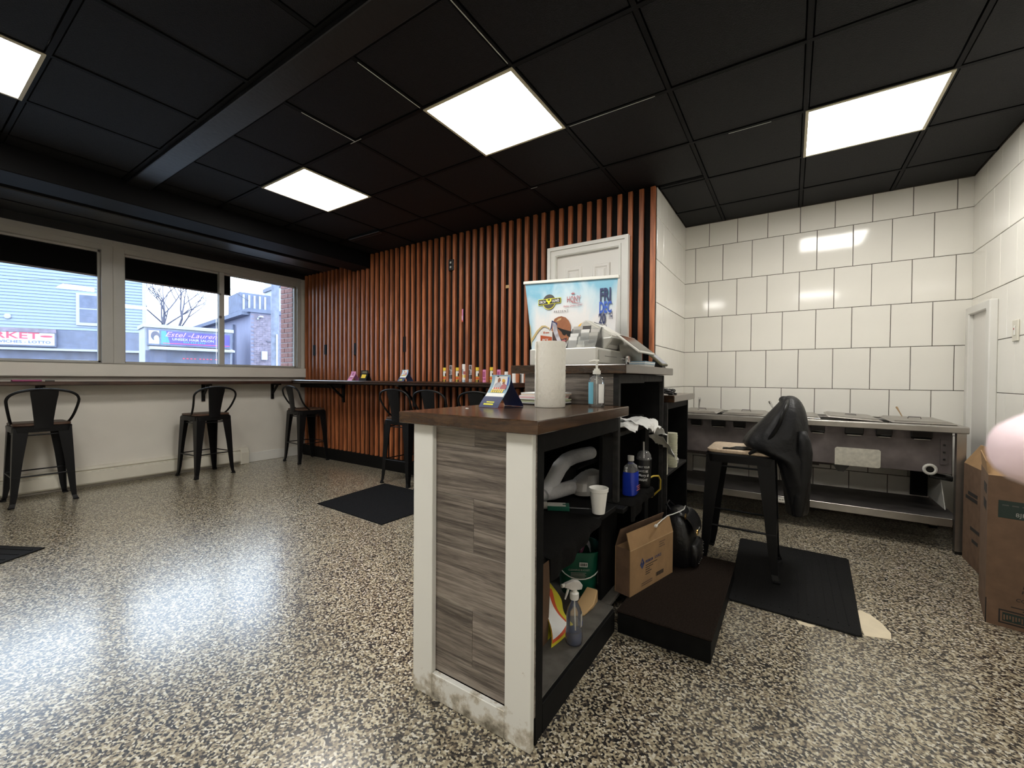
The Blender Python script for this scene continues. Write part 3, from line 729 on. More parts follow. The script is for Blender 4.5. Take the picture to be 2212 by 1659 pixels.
uc = thing('upper_counter_cabinet', 'tall black counter cabinet with open shelves and grey front', 'cabinet', (-.9, 2.3, 0))
Yu0, Yu1, Xu0, Xu1 = 1.876, 2.70, -1.16, -.655
xs = [Xu0, -.90, Xu1-.028]
for (a, b, z0, z1) in ((Xu0, -.98, 1.017, 1.085), (-.98, Xu1-.026, 1.017, 1.085), (Xu0, -.80, 1.0855, 1.162), (-.80, Xu1-.026, 1.0855, 1.162)):
    board('plank', a+.0003, Yu0, z0, b-.0003, Yu0+.012, z1, 'laminate', uc, .0008)
board('front_panel', Xu0+.001, Yu0+.012, .98, Xu1-.03, Yu0+.024, 1.162, 'carcass', uc)
board('outer_side_panel', Xu0, Yu0+.024, 0, Xu0+.018, Yu1, 1.162, 'carcass', uc)
board('face_post', Xu1-.026, Yu0, .57, Xu1, Yu0+.028, 1.162, 'carcassgrey', uc)
board('face_post', Xu1-.024, Yu1-.022, 0, Xu1, Yu1, 1.162, 'carcassgrey', uc)
board('face_post', -.745, 1.872, .099, -.728, 2.08, .527, 'carcass', uc)
board('face_post', -.745, 1.872, .549, -.728, 2.06, .867, 'carcass', uc)
board('divider', Xu0+.02, 2.36, 0, Xu1-.03, 2.378, .94, 'carcass', uc)
board('face_post', Xu1-.028, 2.33, 0, Xu1-.006, 2.40, .90, 'carcass', uc)
board('header', Xu1-.022, Yu0+.028, 1.118, Xu1-.003, 2.29, 1.162, 'carcassgrey', uc)
board('header', Xu1-.022, 2.292, 1.124, Xu1-.004, Yu1-.022, 1.162, 'carcassgrey', uc)
board('papers_shelf', Xu0+.02, Yu0+.024, .868, Xu1-.012, 2.36, .888, 'carcassgrey', uc)
board('shelf', Xu0+.018, 1.865, .528, -.625, 2.36, .548, 'carcass', uc)
board('end_panel', Xu0+.02, Yu1-.018, 0, Xu1-.026, Yu1, 1.162, 'carcass', uc)
board('brown_back', Xu0+.02, 2.42, .62, Xu0+.03, 2.66, 1.12, 'carddark', uc)
board('bottom_board', Xu0+.02, 1.862, .080, Xu1-.03, Yu1-.02, .0985, 'shelfgrey', uc)
wt = thing('upper_worktop', 'brown worktop slab of the tall counter, cash drawer on it', 'worktop', (-.9, 2.3, 1.163))
board('slab', -1.228, 1.846, 1.1635, -.612, 2.742, 1.2055, 'top', wt, .003)

tc_ = thing('end_counter_cabinet', 'black end cabinet with an open shelf beside the steam table', 'cabinet', (-.9, 3.0, 0))
Yt0, Yt1, Xt1 = 2.703, 3.33, -.634
board('outer_side_panel', -1.15, Yt0, 0, -1.132, Yt1, .992, 'carcass', tc_)
board('end_panel', -1.13, Yt1-.02, 0, Xt1, Yt1, .992, 'carcass', tc_)
board('near_panel', -1.13, Yt0, 0, Xt1-.02, Yt0+.018, .992, 'carcass', tc_)
board('face_post', Xt1-.022, Yt0, 0, Xt1, Yt0+.02, .992, 'carcassgrey', tc_)
board('header', Xt1-.02, Yt0+.02, .95, Xt1-.004, Yt1-.02, .992, 'carcass', tc_)
board('shelf', -1.13, Yt0+.018, .527, Xt1-.004, Yt1-.02, .547, 'carcassgrey', tc_)
board('bottom_board', -1.13, Yt0+.018, .08, Xt1-.02, Yt1-.02, .098, 'carcass', tc_)
wt = thing('end_worktop', 'small lower brown worktop beside the tall counter, cables on it', 'worktop', (-.87, 3.07, .993))
board('slab', -1.16, 2.745, .9935, -.602, 3.405, 1.0355, 'top', wt, .003)

sp = thing('step_platform', 'low dark carpeted step platform, carton and backpack standing on it', 'platform', (-.45, 2.26, 0))
board('side_board', -.635, 1.835, 0, -.252, 1.853, .092, 'carcass', sp)
board('side_board', -.27, 1.853, 0, -.252, 2.69, .092, 'carcass', sp)
board('side_board', -.635, 2.672, 0, -.27, 2.69, .092, 'carcass', sp)
board('inner_board', -.635, 1.853, 0, -.617, 2.672, .092, 'carcass', sp)
board('carpet_top', -.640, 1.830, .092, -.247, 2.694, .1005, 'carpet', sp, .004)

# mesh liner cloth over the low shelf, hanging over its edge
def liner(name, lab, x0, x1, y0, y1, z, hang, jag):
    t = thing(name, lab, 'shelf liner', ((x0+x1)/2, (y0+y1)/2, z))
    def fn(u, w_):
        y = y0+(y1-y0)*w_
        L = (x1-x0); s = u*(L+hang*(1-.75*w_)+.012*math.sin(w_*jag))
        if s < L: return Vector((x0+s, y, z+.003+.002*math.sin(s*40+w_*12)))
        k = s-L; return Vector((x1+.012+.006*math.sin(w_*23)+.02*k, y, z+.003-k))
    obj('liner_cloth', MB().grid(fn, 30, 24), 'liner', t, solid=.003, smooth=True, angle=80)
liner('shelf_liner', 'black mesh liner hanging over the low counter shelf, white cup on it', -1.10, -.645, 1.19, 1.64, .562, .075, 5)
liner('shelf_liner', 'black mesh liner hanging over the shelf under the blue jug', -1.10, -.622, 1.93, 2.345, .548, .075, 9)

# ---- things on the low worktop
t = thing('paper_towel_roll', 'tall white quilted paper towel roll on the low worktop', 'paper towels', (-.862, 1.60, 1.0165))
c = (-.862, 1.60, 1.0165); rr_ = .0655
mb = MB(); prof = [(.021, .001), (rr_-.002, .001), (rr_, .004), (rr_, .276), (rr_-.002, .279), (.021, .279), (.021, .001)]
obj('towel_sheets', MB().lathe(prof[:6], c, 48), 'towel', t, smooth=True)
# embossed double rings pressed into the visible side
em = MB()
for i in range(-3, 4):
    for j in range(9):
        a0 = R(-63)+i*.5+(j % 2)*.25; z0 = .02+j*.030
        for rad in (.0065, .0115):
            pts = []
            for k in range(10):
                a = 2*PI*k/10; th = a0+rad*math.cos(a)/rr_; z = min(.276, max(.005, z0+rad*math.sin(a)))
                pts.append((c[0]+(rr_+.0001)*math.cos(th), c[1]+(rr_+.0001)*math.sin(th), c[2]+z))
            em.tube(pts, .0006, 4, closed=True)
e = obj('embossed_rings', em, 'towel', t); e['kind'] = 'stuff'
obj('loose_edge', MB().box(c[0]-.030, c[1]-rr_-.0035, c[2]+.002, c[0]-.0292, c[1]-rr_+.006, c[2]+.277), 'towel', t)

t = thing('sanitizer_bottle', 'clear pump bottle of sanitizer with a blue label', 'bottle', (-.705, 1.735, 1.0165))
c = (-.705, 1.735, 1.0165)
obj('bottle', MB().lathe([(.0, .001), (.031, .001), (.034, .006), (.034, .112), (.031, .124), (.020, .134), (.0135, .138), (.0135, .146)], c, 28, sx=1.05, sy=.75), 'clear', t, smooth=True)
obj('gel', MB().lathe([(.0, .003), (.029, .003), (.031, .008), (.031, .100), (.0, .1005)], c, 28, sx=1.04, sy=.72), 'clear', t, smooth=True)
def arc_label(name, a0, a1, z0, z1, m_, r=.0347):
    obj(name, MB().grid(lambda u, w_: Vector((c[0]+r*1.05*math.cos(a0+(a1-a0)*u), c[1]+r*.75*math.sin(a0+(a1-a0)*u), c[2]+z0+(z1-z0)*w_)), 10, 1), m_, t, solid=.0006)
arc_label('front_label', R(-175), R(-98), .014, .108, 'bluegel')
arc_label('back_label', R(-60), R(-15), .018, .100, 'paper')
obj('pump_collar', MB().lathe([(.017, .143), (.017, .158), (.012, .159), (.012, .166), (.005, .167), (.005, .192), (.009, .193), (.009, .201), (.0, .2015)], c, 20), 'plasticwhite', t, smooth=True)
obj('pump_spout', MB().tube([(c[0]+.010, c[1], c[2]+.199), (c[0]-.012, c[1]-.006, c[2]+.200), (c[0]-.03, c[1]-.014, c[2]+.196)], [.006, .005, .0035], 8), 'plasticwhite', t, smooth=True)
obj('dip_tube', MB().tube([(c[0], c[1], c[2]+.01), (c[0], c[1], c[2]+.142)], .003, 6), 'plasticwhite', t)

# printed tent flyer: two curved sheets meeting at a ridge
def tent(name, label, cat, base, rz, w_, h_, foot, mface, art, group=None, mback='navy'):
    t = thing(name, label, cat, base, rz, group)
    def front(u, v): # v 0 foot -> 1 ridge
        s = v; y = -foot*(1-s)**2.2 ; z = h_*(s**.75 if s > 0 else 0)+.0015
        return Vector((-w_/2+w_*u-.06*w_*(s**2), y, z))
    def back(u, v):
        p = front(u, v); return Vector((p.x, -p.y*.9+.002, p.z))
    obj('front_sheet', MB().grid(front, 4, 14), mface, t, local=True, solid=.0007, smooth=True, angle=80)
    obj('back_sheet', MB().grid(back, 4, 14), mback, t, local=True, solid=.0007, smooth=True, angle=80)
    def patch(nm, poly, m_):
        # polygon in (u,v) laid on the front sheet
        pts = []
        for u, v in poly:
            p = front(u, v); q = front(u, min(1, v+.01)); r_ = front(u, max(0, v-.01)); tn = (q-r_).normalized(); n_ = Vector((0, -tn.z, tn.y))
            pts.append(p+n_*.0018)
        obj(nm, MB().add(pts, [tuple(range(len(pts)))]), m_, t, local=True, solid=.0003)
    def strip(nm, u0, u1, v0, v1, m_, n=4):
        A = []; 
        for i in range(n+1):
            v = v0+(v1-v0)*i/n
            for u in (u0, u1):
                p = front(u, v); q = front(u, min(1, v+.01)); r_ = front(u, max(0, v-.01)); tn = (q-r_).normalized(); n_ = Vector((0, -tn.z, tn.y)); A.append(p+n_*.0013)
        obj(nm, MB().add(A, [(2*i, 2*i+1, 2*i+3, 2*i+2) for i in range(n)]), m_, t, local=True, solid=.0003)
    art(patch, strip); return t
def concert_art(patch, strip):
    strip('printed_sky', .18, .86, .42, .94, 'paper', 6)
    strip('white_band', .03, .97, .22, .32, 'paper', 3)
    strip('blue_band', .0, 1, .0, .215, 'navy', 4)
    patch('printed_body', [(.22, .50), (.60, .50), (.58, .62), (.48, .70), (.36, .70), (.24, .62)], 'marble')
    patch('printed_head', [(.36, .69), (.46, .69), (.50, .78), (.47, .87), (.40, .87), (.35, .80)], 'skin')
    patch('printed_glasses', [(.42, .79), (.51, .77), (.51, .74), (.44, .76)], 'plasticblack')
    patch('printed_body', [(.56, .45), (.90, .45), (.88, .58), (.76, .64), (.62, .60)], 'rose')
    patch('printed_face', [(.62, .63), (.74, .61), (.76, .68), (.70, .74), (.63, .70)], 'skin')
    patch('printed_headwrap', [(.58, .71), (.66, .70), (.75, .66), (.76, .76), (.68, .83), (.59, .82)], 'hatyellow')
    for i in range(6):
        u = .18+i*.11; patch('yellow_letter', [(u, .335), (u+.085, .335), (u+.07, .44), (u+.02, .44)], 'yel')
    for i in range(5): patch('orange_letter', [(.24+i*.11, .45), (.32+i*.11, .45), (.31+i*.11, .50), (.25+i*.11, .50)], 'redorange')
    patch('printed_logo', [(.28, .93), (.36, .90), (.42, .93), (.36, .97)], 'plasticblack')
    strip('yellow_line', .2, .7, .03, .055, 'logoyellow', 1); strip('yellow_line', .3, .7, .075, .095, 'logoyellow', 1)
    strip('date_column', .86, .93, .58, .90, 'blueprint', 4)
tent('event_flyer', 'blue and yellow tent flyer standing on the low worktop', 'flyer', (-1.025, 1.475, 1.0165), R(-8), .108, .135, .085, 'skyprint', concert_art)
# pastel stack of papers behind the flyer
t = thing('paper_stack', 'stack of pastel striped papers behind the tent flyer', 'papers', (-.985, 1.74, 1.0165))
cols = ['plasticblack', 'paper', mat('pale_green_paper', (.55, .62, .40), .8), mat('pale_lime_paper', (.70, .74, .52), .8), 'paper', mat('pale_pink_paper', (.74, .45, .45), .8), 'paper', mat('pale_peach_paper', (.76, .62, .50), .8), 'paper']
z = 1.0167
for i, cm in enumerate(cols):
    h_ = .0062; a = random.uniform(-.006, .006)
    board('paper_layer', -1.062+a, 1.67+a, z, -.885+a, 1.845+a, z+h_-.0003, cm, t, 0); z += h_

# ---- things on the upper worktop
t = thing('cash_drawer', 'white cash drawer with a keyed front on the upper worktop', 'cash drawer', (-.96, 2.11, 1.2055))
obj('case', MB().box(-1.146, 1.90, 1.2058, -.776, 2.33, 1.290), 'plasticwhite', t, bevel=.004)
dr = obj('drawer_front', MB().box(-.7762, 1.925, 1.216, -.7700, 2.318, 1.281), 'plasticgrey', t, bevel=.002)
obj('check_slot', MB().box(-.7703, 2.00, 1.2515, -.7690, 2.17, 1.2535), 'plasticblack', dr)
lk = obj('lock', MB().tube([(-.772, 2.262, 1.247), (-.760, 2.262, 1.247)], .008, 12), 'chrome', dr)
t = thing('key_bunch', 'bunch of keys hanging from the white cash drawer', 'keys', (-.757, 2.262, 1.21))
obj('key', MB().box(-.760, 2.259, 1.246, -.742, 2.265, 1.250), 'chrome', t)
ring = [(-.744, 2.262+.011*math.cos(a*PI/6), 1.240+.011*math.sin(a*PI/6)) for a in range(12)]
obj('key_ring', MB().tube(ring, .0014, 5, closed=True), 'chrome', t)
for k in range(3):
    obj('key', MB().obox((-.744+.002*k, 2.258+.008*k, 1.219), (.002, .010, .024), Matrix.Rotation(R(14*k-14), 3, 'X')), 'steeldark' if k else 'chrome', t, bevel=.001)

t = thing('card_holder', 'clear acrylic stand of business cards on the cash drawer', 'card holder', (-.865, 1.99, 1.290))
for k in range(4):
    z0 = 1.291+.020*k; y = 1.945+.018*k; tl = .07+.006*k
    tier = obj('clear_pocket', MB().hexa([(-.955, y, z0), (-.800, y, z0), (-.800, y+.002, z0), (-.955, y+.002, z0), (-.955, y+.012, z0+.042), (-.800, y+.012, z0+.042), (-.800, y+.014, z0+.042), (-.955, y+.014, z0+.042)]), 'clear', t)
    for j in range(3):
        if (k+j) % 3 == 2 or (k == 0 and j == 1): continue
        x = -.950+.052*j; zz = z0+.004
        mm_ = 'greyprint' if (k, j) == (3, 1) else ['paper', 'bag', 'paper', 'marble', 'plasticgrey'][(k*2+j) % 5]
        obj('business_card', MB().hexa([(x, y+.003, zz), (x+.045, y+.003, zz), (x+.045, y+.007, zz), (x, y+.007, zz), (x, y+.018, zz+.055), (x+.045, y+.018, zz+.055), (x+.045, y+.022, zz+.055), (x, y+.022, zz+.055)]), mm_, t)
obj('side_plate', MB().prism([(1.94, 1.2905), (2.05, 1.2905), (2.05, 1.40), (2.02, 1.40)], 'x', -.958, -.956), 'clear', t)
obj('side_plate', MB().prism([(1.94, 1.2905), (2.05, 1.2905), (2.05, 1.40), (2.02, 1.40)], 'x', -.800, -.798), 'clear', t)

t = thing('pos_terminal', 'white register terminal with a tilted touch screen behind the cash drawer', 'register', (-.86, 2.2, 1.29))
# printer body: a wedge with a rounded nose
obj('printer_body', MB().prism([(-.99, 1.2905), (-.985, 1.37), (-.940, 1.448), (-.912, 1.456), (-.778, 1.376), (-.772, 1.355), (-.80, 1.2905)], 'y', 2.10, 2.31), 'plasticwhite', t, bevel=.010, seg=2, smooth=True)
obj('body_lower_shell', MB().prism([(-.93, 1.2907), (-.93, 1.345), (-.770, 1.358), (-.772, 1.338), (-.81, 1.2907)], 'y', 2.094, 2.316), 'plasticgrey', t, bevel=.006, smooth=True)
obj('paper_slot', MB().obox((-.885, 2.2, 1.4405), (.006, .12, .004), Matrix.Rotation(R(31), 3, 'Y')), 'plasticblack', t)
obj('stand', MB().tube([(-.80, 2.27, 1.30), (-.75, 2.30, 1.31), (-.72, 2.33, 1.285), (-.735, 2.38, 1.24), (-.75, 2.42, 1.206)], [.05, .045, .036, .035, .045], 14), 'plasticgrey', t, smooth=True)
tilt = Matrix.Rotation(R(-40), 3, 'Y')     # screen plane normal leans up and towards +X
tiltm = Matrix((Vector((0, 1, 0)), Vector((.62, 0, -.785)), Vector((.785, 0, .62)))).transposed()   # columns: width(Y), down-slope, normal
tiltm = Matrix(((0, .66, -.751), (1, 0, 0), (0, -.751, -.66)))
def slab(cx, cy, cz, w_, h_, th, ang):
    a = R(ang); d_ = Vector((math.sin(a), 0, -math.cos(a))); n_ = Vector((math.cos(a), 0, math.sin(a))); wv = Vector((0, 1, 0))
    mm_ = Matrix((wv, d_, n_)).transposed(); return Vector((cx, cy, cz)), (w_, h_, th), mm_, n_
c_, sz, mm_, n_ = slab(-.700, 2.275, 1.322, .285, .155, .012, 52)
scr = obj('display', MB().obox(c_, sz, mm_), 'plasticwhite', t, bevel=.004)
obj('screen_glass', MB().obox(c_+n_*.0065, (sz[0]-.03, sz[1]-.02, .0015), mm_), 'screen', scr)

t = thing('card_reader', 'small olive-edged card reader leaning at the end of the upper worktop', 'card reader', (-.655, 2.56, 1.2055))
c_, sz, mm_, n_ = slab(-.655, 2.56, 1.252, .135, .10, .014, 48)
cr = obj('reader_body', MB().obox(c_, sz, mm_), 'olive', t, bevel=.004)
obj('reader_screen', MB().obox(c_+n_*.0075, (sz[0]-.022, sz[1]-.018, .0015), mm_), 'screenpale', cr)
obj('reader_stand', MB().prism([(-.685, 1.2058), (-.622, 1.2058), (-.625, 1.215), (-.667, 1.258), (-.68, 1.258)], 'y', 2.52, 2.60), 'plasticblack', t, bevel=.003)
t = thing('receipt_book', 'pad of blue and white slips beside the card reader', 'papers', (-.69, 2.35, 1.2055))
for i in range(5):
    board('slip_layer', -.735+.003*i, 2.235+.006*i, 1.2058+.006*i, -.645, 2.435+.004*i, 1.2058+.006*i+.0055, ['paper', 'plasticgrey', 'skyprint', 'paper', 'skyprint'][i], t, 0)

t = thing('pick_up_sign', 'small orange and white pick-up card behind the paper towels', 'sign', (-1.185, 2.15, 1.2055))
obj('card', MB().prism([(-1.224, 1.2058), (-1.148, 1.2058), (-1.148, 1.412), (-1.224, 1.419)], 'y', 2.150, 2.154), 'paper', t)
obj('orange_field', MB().prism([(-1.2235, 1.25), (-1.1485, 1.25), (-1.1485, 1.377), (-1.2235, 1.390)], 'y', 2.1490, 2.1501), 'orange', t)
text('PICK', FRONT_Y(-1.211, 2.1488, 1.352), .024, 'paper', t, bold=.01, sx=.8)
text('UP', FRONT_Y(-1.211, 2.1488, 1.325), .024, 'paper', t, bold=.01, sx=.8)
obj('printed_emblem', MB().prism([(-1.203, 1.398), (-1.197, 1.398), (-1.196, 1.408), (-1.200, 1.412), (-1.204, 1.408)], 'y', 2.1493, 2.1502), 'orange', t)
obj('printed_line', MB().box(-1.192, 2.1493, 1.400, -1.166, 2.1502, 1.405), 'orange', t)

# cables on the end worktop
t = thing('cable_tangle', 'tangle of black cables on the small end worktop', 'cables', (-.70, 2.86, 1.036))
mb = MB()
for k in range(7):
    pts = []
    for i in range(22):
        u = i/21; a = u*9+k
        pts.append((-.70+.055*math.sin(a*1.3+k)+.02*math.cos(k*2+a), 2.83+.10*math.cos(a*.9+k*1.7)*.6+.02*k*.6, 1.041+.014*(1+math.sin(a*2.1+k))+.03*u*(1-u)))
    mb.tube(pts, .0032, 6)
obj('cable', mb, 'wire', t, smooth=True)
obj('plug', MB().box(-.655, 2.80, 1.037, -.625, 2.825, 1.052).box(-.64, 2.86, 1.037, -.615, 2.88, 1.05), 'wire', t, bevel=.003)
t = thing('power_brick', 'black adapter brick on the small end worktop', 'adapter', (-.75, 2.79, 1.036))
obj('brick', MB().hexa([(-.80, 2.755, 1.0358), (-.70, 2.755, 1.0358), (-.70, 2.83, 1.0358), (-.80, 2.83, 1.0358), (-.80, 2.76, 1.08), (-.72, 2.76, 1.072), (-.72, 2.83, 1.072), (-.80, 2.83, 1.08)]), 'wire', t, bevel=.004)

# ================================================================= ROLL-UP BANNER
t = thing('rollup_banner', 'roll-up event banner with a printed bald man in front of the white door', 'banner', (-1.45, 3.02, 0))
def bx(z, side):   # the vinyl narrows and curls a little towards the foot
    f = (1.925-z)/1.925
    return (-1.862+.30*f*(1-.55*f)) if side < 0 else (-1.062-.09*f)
ring_f, ring_b = [], []
N = 16
vs = []
for i in range(N+1):
    z = .10+(1.905-.10)*i/N
    a, b = bx(z, -1), bx(z, 1); off = .0
    for j in range(9):
        u = j/8; x = a+(b-a)*u; y = 3.0+.012*math.sin(z*4+u*2)*(1-i/N)
        vs.append((x, y, z-.045*(u-.5)*(i/N)))
fs = [(i*9+j, i*9+j+1, (i+1)*9+j+1, (i+1)*9+j) for i in range(N) for j in range(8)]
obj('vinyl_sheet', MB().add(vs, fs), 'banner', t, solid=.0008)
obj('top_rail', MB().hexa([(-1.868, 2.985, 1.918), (-1.052, 2.985, 1.872), (-1.052, 3.012, 1.872), (-1.868, 3.012, 1.918), (-1.868, 2.985, 1.942), (-1.052, 2.985, 1.896), (-1.052, 3.012, 1.896), (-1.868, 3.012, 1.942)]), 'plasticwhite', t, bevel=.003)
obj('base_cassette', MB().prism([(2.95, 0), (3.07, 0), (3.06, .08), (3.02, .10), (2.98, .10), (2.955, .08)], 'x', -1.80, -1.08), 'chrome', t, bevel=.004)
obj('support_pole', MB().tube([(-1.45, 3.03, .1), (-1.45, 3.03, 1.9)], .009, 8), 'chrome', t)
PY = 2.9925
def pr(nm, poly, m_, k=0, th=.0006): return obj(nm, MB().prism(poly, 'y', PY-.0007*k-th, PY-.0007*k), m_, t)
HEAD = [(-1.592, 1.585), (-1.576, 1.613), (-1.543, 1.627), (-1.515, 1.63), (-1.479, 1.617), (-1.451, 1.59), (-1.435, 1.557), (-1.434, 1.514), (-1.446, 1.475), (-1.457, 1.447), (-1.473, 1.426), (-1.501, 1.405), (-1.591, 1.401), (-1.604, 1.468), (-1.608, 1.502), (-1.6, 1.545)]
pr('printed_head', HEAD, 'skin')
pr('printed_highlight', [(-1.565, 1.590), (-1.54, 1.612), (-1.515, 1.616), (-1.52, 1.602), (-1.548, 1.592)], 'tan', 1)
pr('printed_beard', [(-1.606, 1.509), (-1.567, 1.507), (-1.53, 1.465), (-1.509, 1.446), (-1.485, 1.455), (-1.465, 1.458), (-1.473, 1.420), (-1.501, 1.403), (-1.591, 1.401)], 'skindark', 1)
pr('printed_sunglasses', [(-1.549, 1.544), (-1.498, 1.525), (-1.414, 1.5), (-1.422, 1.478), (-1.442, 1.464), (-1.461, 1.469), (-1.469, 1.487), (-1.485, 1.475), (-1.501, 1.482), (-1.514, 1.507), (-1.547, 1.535)], 'plasticblack', 2)
pr('printed_mouth', [(-1.509, 1.438), (-1.485, 1.445), (-1.473, 1.437), (-1.481, 1.426), (-1.505, 1.427)], 'rose', 3)
pr('printed_dark_edge', [(-1.599, 1.602), (-1.551, 1.577), (-1.553, 1.557), (-1.592, 1.580), (-1.6, 1.538), (-1.623, 1.512), (-1.608, 1.546)], 'navy', 3)
pr('printed_streaked_strip', [(-1.596, 1.589), (-1.567, 1.576), (-1.553, 1.557), (-1.55, 1.524), (-1.534, 1.476), (-1.505, 1.417), (-1.537, 1.415), (-1.566, 1.467), (-1.587, 1.519)], 'marble', 4)
hc = (-1.312, 1.495)
def ell(cx, cz, rx, rz_, a0=0, a1=360, n=22): return [(cx+rx*math.cos(R(a0+(a1-a0)*i/n)), cz+rz_*math.sin(R(a0+(a1-a0)*i/n))) for i in range(n+1)]
pr('printed_headwrap', ell(*hc, .077, .076, 0, 360, 26)[:-1], 'hatyellow')
for k, rr2 in enumerate((.062, .046, .030)):
    pr('printed_wrap_fold', ell(hc[0]+.008, hc[1]-.004, rr2, rr2, 20, 190)+ell(hc[0]+.008, hc[1]-.004, rr2-.005, rr2-.005, 20, 190)[::-1], 'ribbon', 1)
pr('printed_ribbon', [(-1.788, 1.462), (-1.74, 1.527), (-1.693, 1.566), (-1.659, 1.565), (-1.621, 1.543), (-1.619, 1.524), (-1.642, 1.548), (-1.676, 1.556), (-1.719, 1.525), (-1.783, 1.439)], 'ribbon')
pr('printed_ribbon', [(-1.806, 1.592), (-1.795, 1.557), (-1.785, 1.439), (-1.788, 1.398), (-1.800, 1.493)], 'ribbon', 1)
lcx, lcz = -1.627, 1.752
pr('printed_record', ell(lcx, lcz, .058, .060)[:-1], 'greyprint')
pr('printed_record_edge', ell(lcx, lcz, .058, .060, 200, 340)+ell(lcx, lcz, .053, .055, 200, 340)[::-1], 'logoyellow', 1)
pr('printed_plaque', [(-1.726, 1.731), (-1.522, 1.737), (-1.520, 1.778), (-1.726, 1.777)], 'logoyellow', 1)
pr('printed_plaque', [(-1.722, 1.735), (-1.526, 1.740), (-1.524, 1.774), (-1.722, 1.773)], 'plasticblack', 2)
text('ORCH', FRONT_Y(-1.719, PY-.0023, 1.744), .030, 'paper', t, bold=.012, sx=.72)
text('OUWÈS', FRONT_Y(-1.600, PY-.0023, 1.746), .030, 'paper', t, bold=.012, sx=.62)
pr('printed_fork', [(-1.652, 1.776), (-1.640, 1.776), (-1.638, 1.762), (-1.618, 1.762), (-1.616, 1.776), (-1.604, 1.776), (-1.606, 1.756), (-1.620, 1.748), (-1.620, 1.738), (-1.636, 1.738), (-1.636, 1.748), (-1.650, 1.756)], 'logoyellow', 3)
text('HQNY', FRONT_Y(-1.470, PY-.0012, 1.733), .066, 'rose', t, sx=.60, bold=.004)
pr('printed_crown', [(-1.430, 1.792), (-1.434, 1.806), (-1.424, 1.799), (-1.418, 1.812), (-1.412, 1.799), (-1.402, 1.806), (-1.406, 1.792)], 'rose')
pr('printed_tail', [(-1.41, 1.733), (-1.38, 1.722), (-1.335, 1.719), (-1.38, 1.718), (-1.415, 1.729)], 'rose')
text('Haitian Queens of NY', FRONT_Y(-1.502, PY-.0012, 1.698), .022, 'rose', t, shear=.35, sx=.82)
text('PRESENT', FRONT_Y(-1.582, PY-.0012, 1.660), .024, 'greyprint', t, sx=1.0, bold=.004, space=1.45)
text('FRI', FRONT_Y(-1.200, PY-.0012, 1.718), .132, 'navy', t, bold=.034, sx=.52)
text('DEC', FRONT_Y(-1.203, PY-.0012, 1.630), .116, 'blueprint', t, bold=.034, sx=.43)
text('20', FRONT_Y(-1.206, PY-.0012, 1.548), .110, 'navy', t, bold=.034, sx=.50)
text('TH', FRONT_Y(-1.131, PY-.0012, 1.578), .062, 'navy', t, bold=.006, sx=.42)
text('2024', FRONT_Y(-1.206, PY-.0012, 1.462), .110, 'navy', t, bold=.012, sx=.30)

# ================================================================= THINGS ON THE OPEN SHELVES
t = thing('styrofoam_cup', 'white styrofoam cup on the edge of the low counter shelf', 'cup', (-.677, 1.70, .567))
obj('cup_wall', MB().lathe([(.0, .002), (.026, .0), (.027, .004), (.037, .092), (.0405, .094), (.0415, .108), (.040, .1095), (.037, .106), (.0345, .092), (.0245, .006), (.0, .005)], (-.677, 1.70, .567), 30), 'styro', t, smooth=True)
t = thing('wrapped_pipe', 'bent white wrapped pipe lying at the back of the low shelf', 'pipe', (-.95, 1.9, .566))
pts = [(-.95, 1.70, .602), (-.95, 1.755, .618), (-.95, 1.81, .655), (-.95, 1.87, .698), (-.95, 1.94, .722), (-.95, 2.03, .727), (-.95, 2.15, .722), (-.95, 2.26, .716)]
obj('wrapping', MB().tube(pts, [.034, .036, .037, .038, .037, .037, .037, .036], 18), 'foamwrap', t, smooth=True, angle=60)
obj('pipe_end', MB().tube([(-.95, 2.26, .716), (-.95, 2.285, .714)], .018, 12), 'plasticblack', t)
t = thing('pipe_bracket', 'dark bracket holding up the bent white pipe', 'bracket', (-.97, 2.1, .56))
obj('bracket_arm', MB().box(-.99, 2.0, .548, -.93, 2.02, .684).box(-.99, 2.0, .668, -.91, 2.27, .680), 'wire', t, bevel=.002)
t = thing('white_tube', 'straight white wrapped tube under the bent pipe', 'tube', (-.93, 1.85, .566))
obj('wrapping', MB().tube([(-1.00, 1.64, .600), (-.93, 1.76, .602), (-.89, 1.97, .600)], [.032, .034, .034], 18), 'foamwrap', t, smooth=True, angle=60)
t = thing('plastic_bag', 'crumpled thin white plastic bag on the low shelf behind the cup', 'bag', (-.86, 2.05, .566))
rings = []
for i, (z, s_) in enumerate(((.560, .55), (.566, .92), (.59, 1.0), (.625, .90), (.655, .60), (.668, .2))):
    ring = []
    for j in range(28):
        a = 2*PI*j/28; p = Vector((-.855+.085*s_*math.cos(a), 2.035+.15*s_*math.sin(a), z))
        k = noise.noise(p*14)*.022+noise.noise(p*33)*.008
        ring.append(p+Vector((math.cos(a), math.sin(a), .4))*k*(1 if i > 1 else .3))
    rings.append(ring)
o = obj('bag_film', MB().loft(rings), 'bag', t, smooth=True, angle=25)
t = thing('label_roll', 'small roll of labels at the left of the low shelf', 'roll', (-.90, 1.60, .566))
obj('roll', MB().tube([(-.935, 1.585, .583), (-.885, 1.625, .583)], .0165, 16), 'plasticgrey', t, smooth=True)
t = thing('white_panel_strip', 'upright white strip leaning inside the low shelf', 'strip', (-.93, 1.615, .566))
obj('strip', MB().box(-.99, 1.640, .566, -.93, 1.646, .735), 'paper', t)
t = thing('glove_box', 'flat green and white carton on the low shelf', 'box', (-.84, 1.655, .566))
mz = Matrix.Rotation(R(28), 3, 'Z')
obj('box_body', MB().obox((-.845, 1.655, .5755), (.095, .06, .019), mz), 'green', t, bevel=.001)
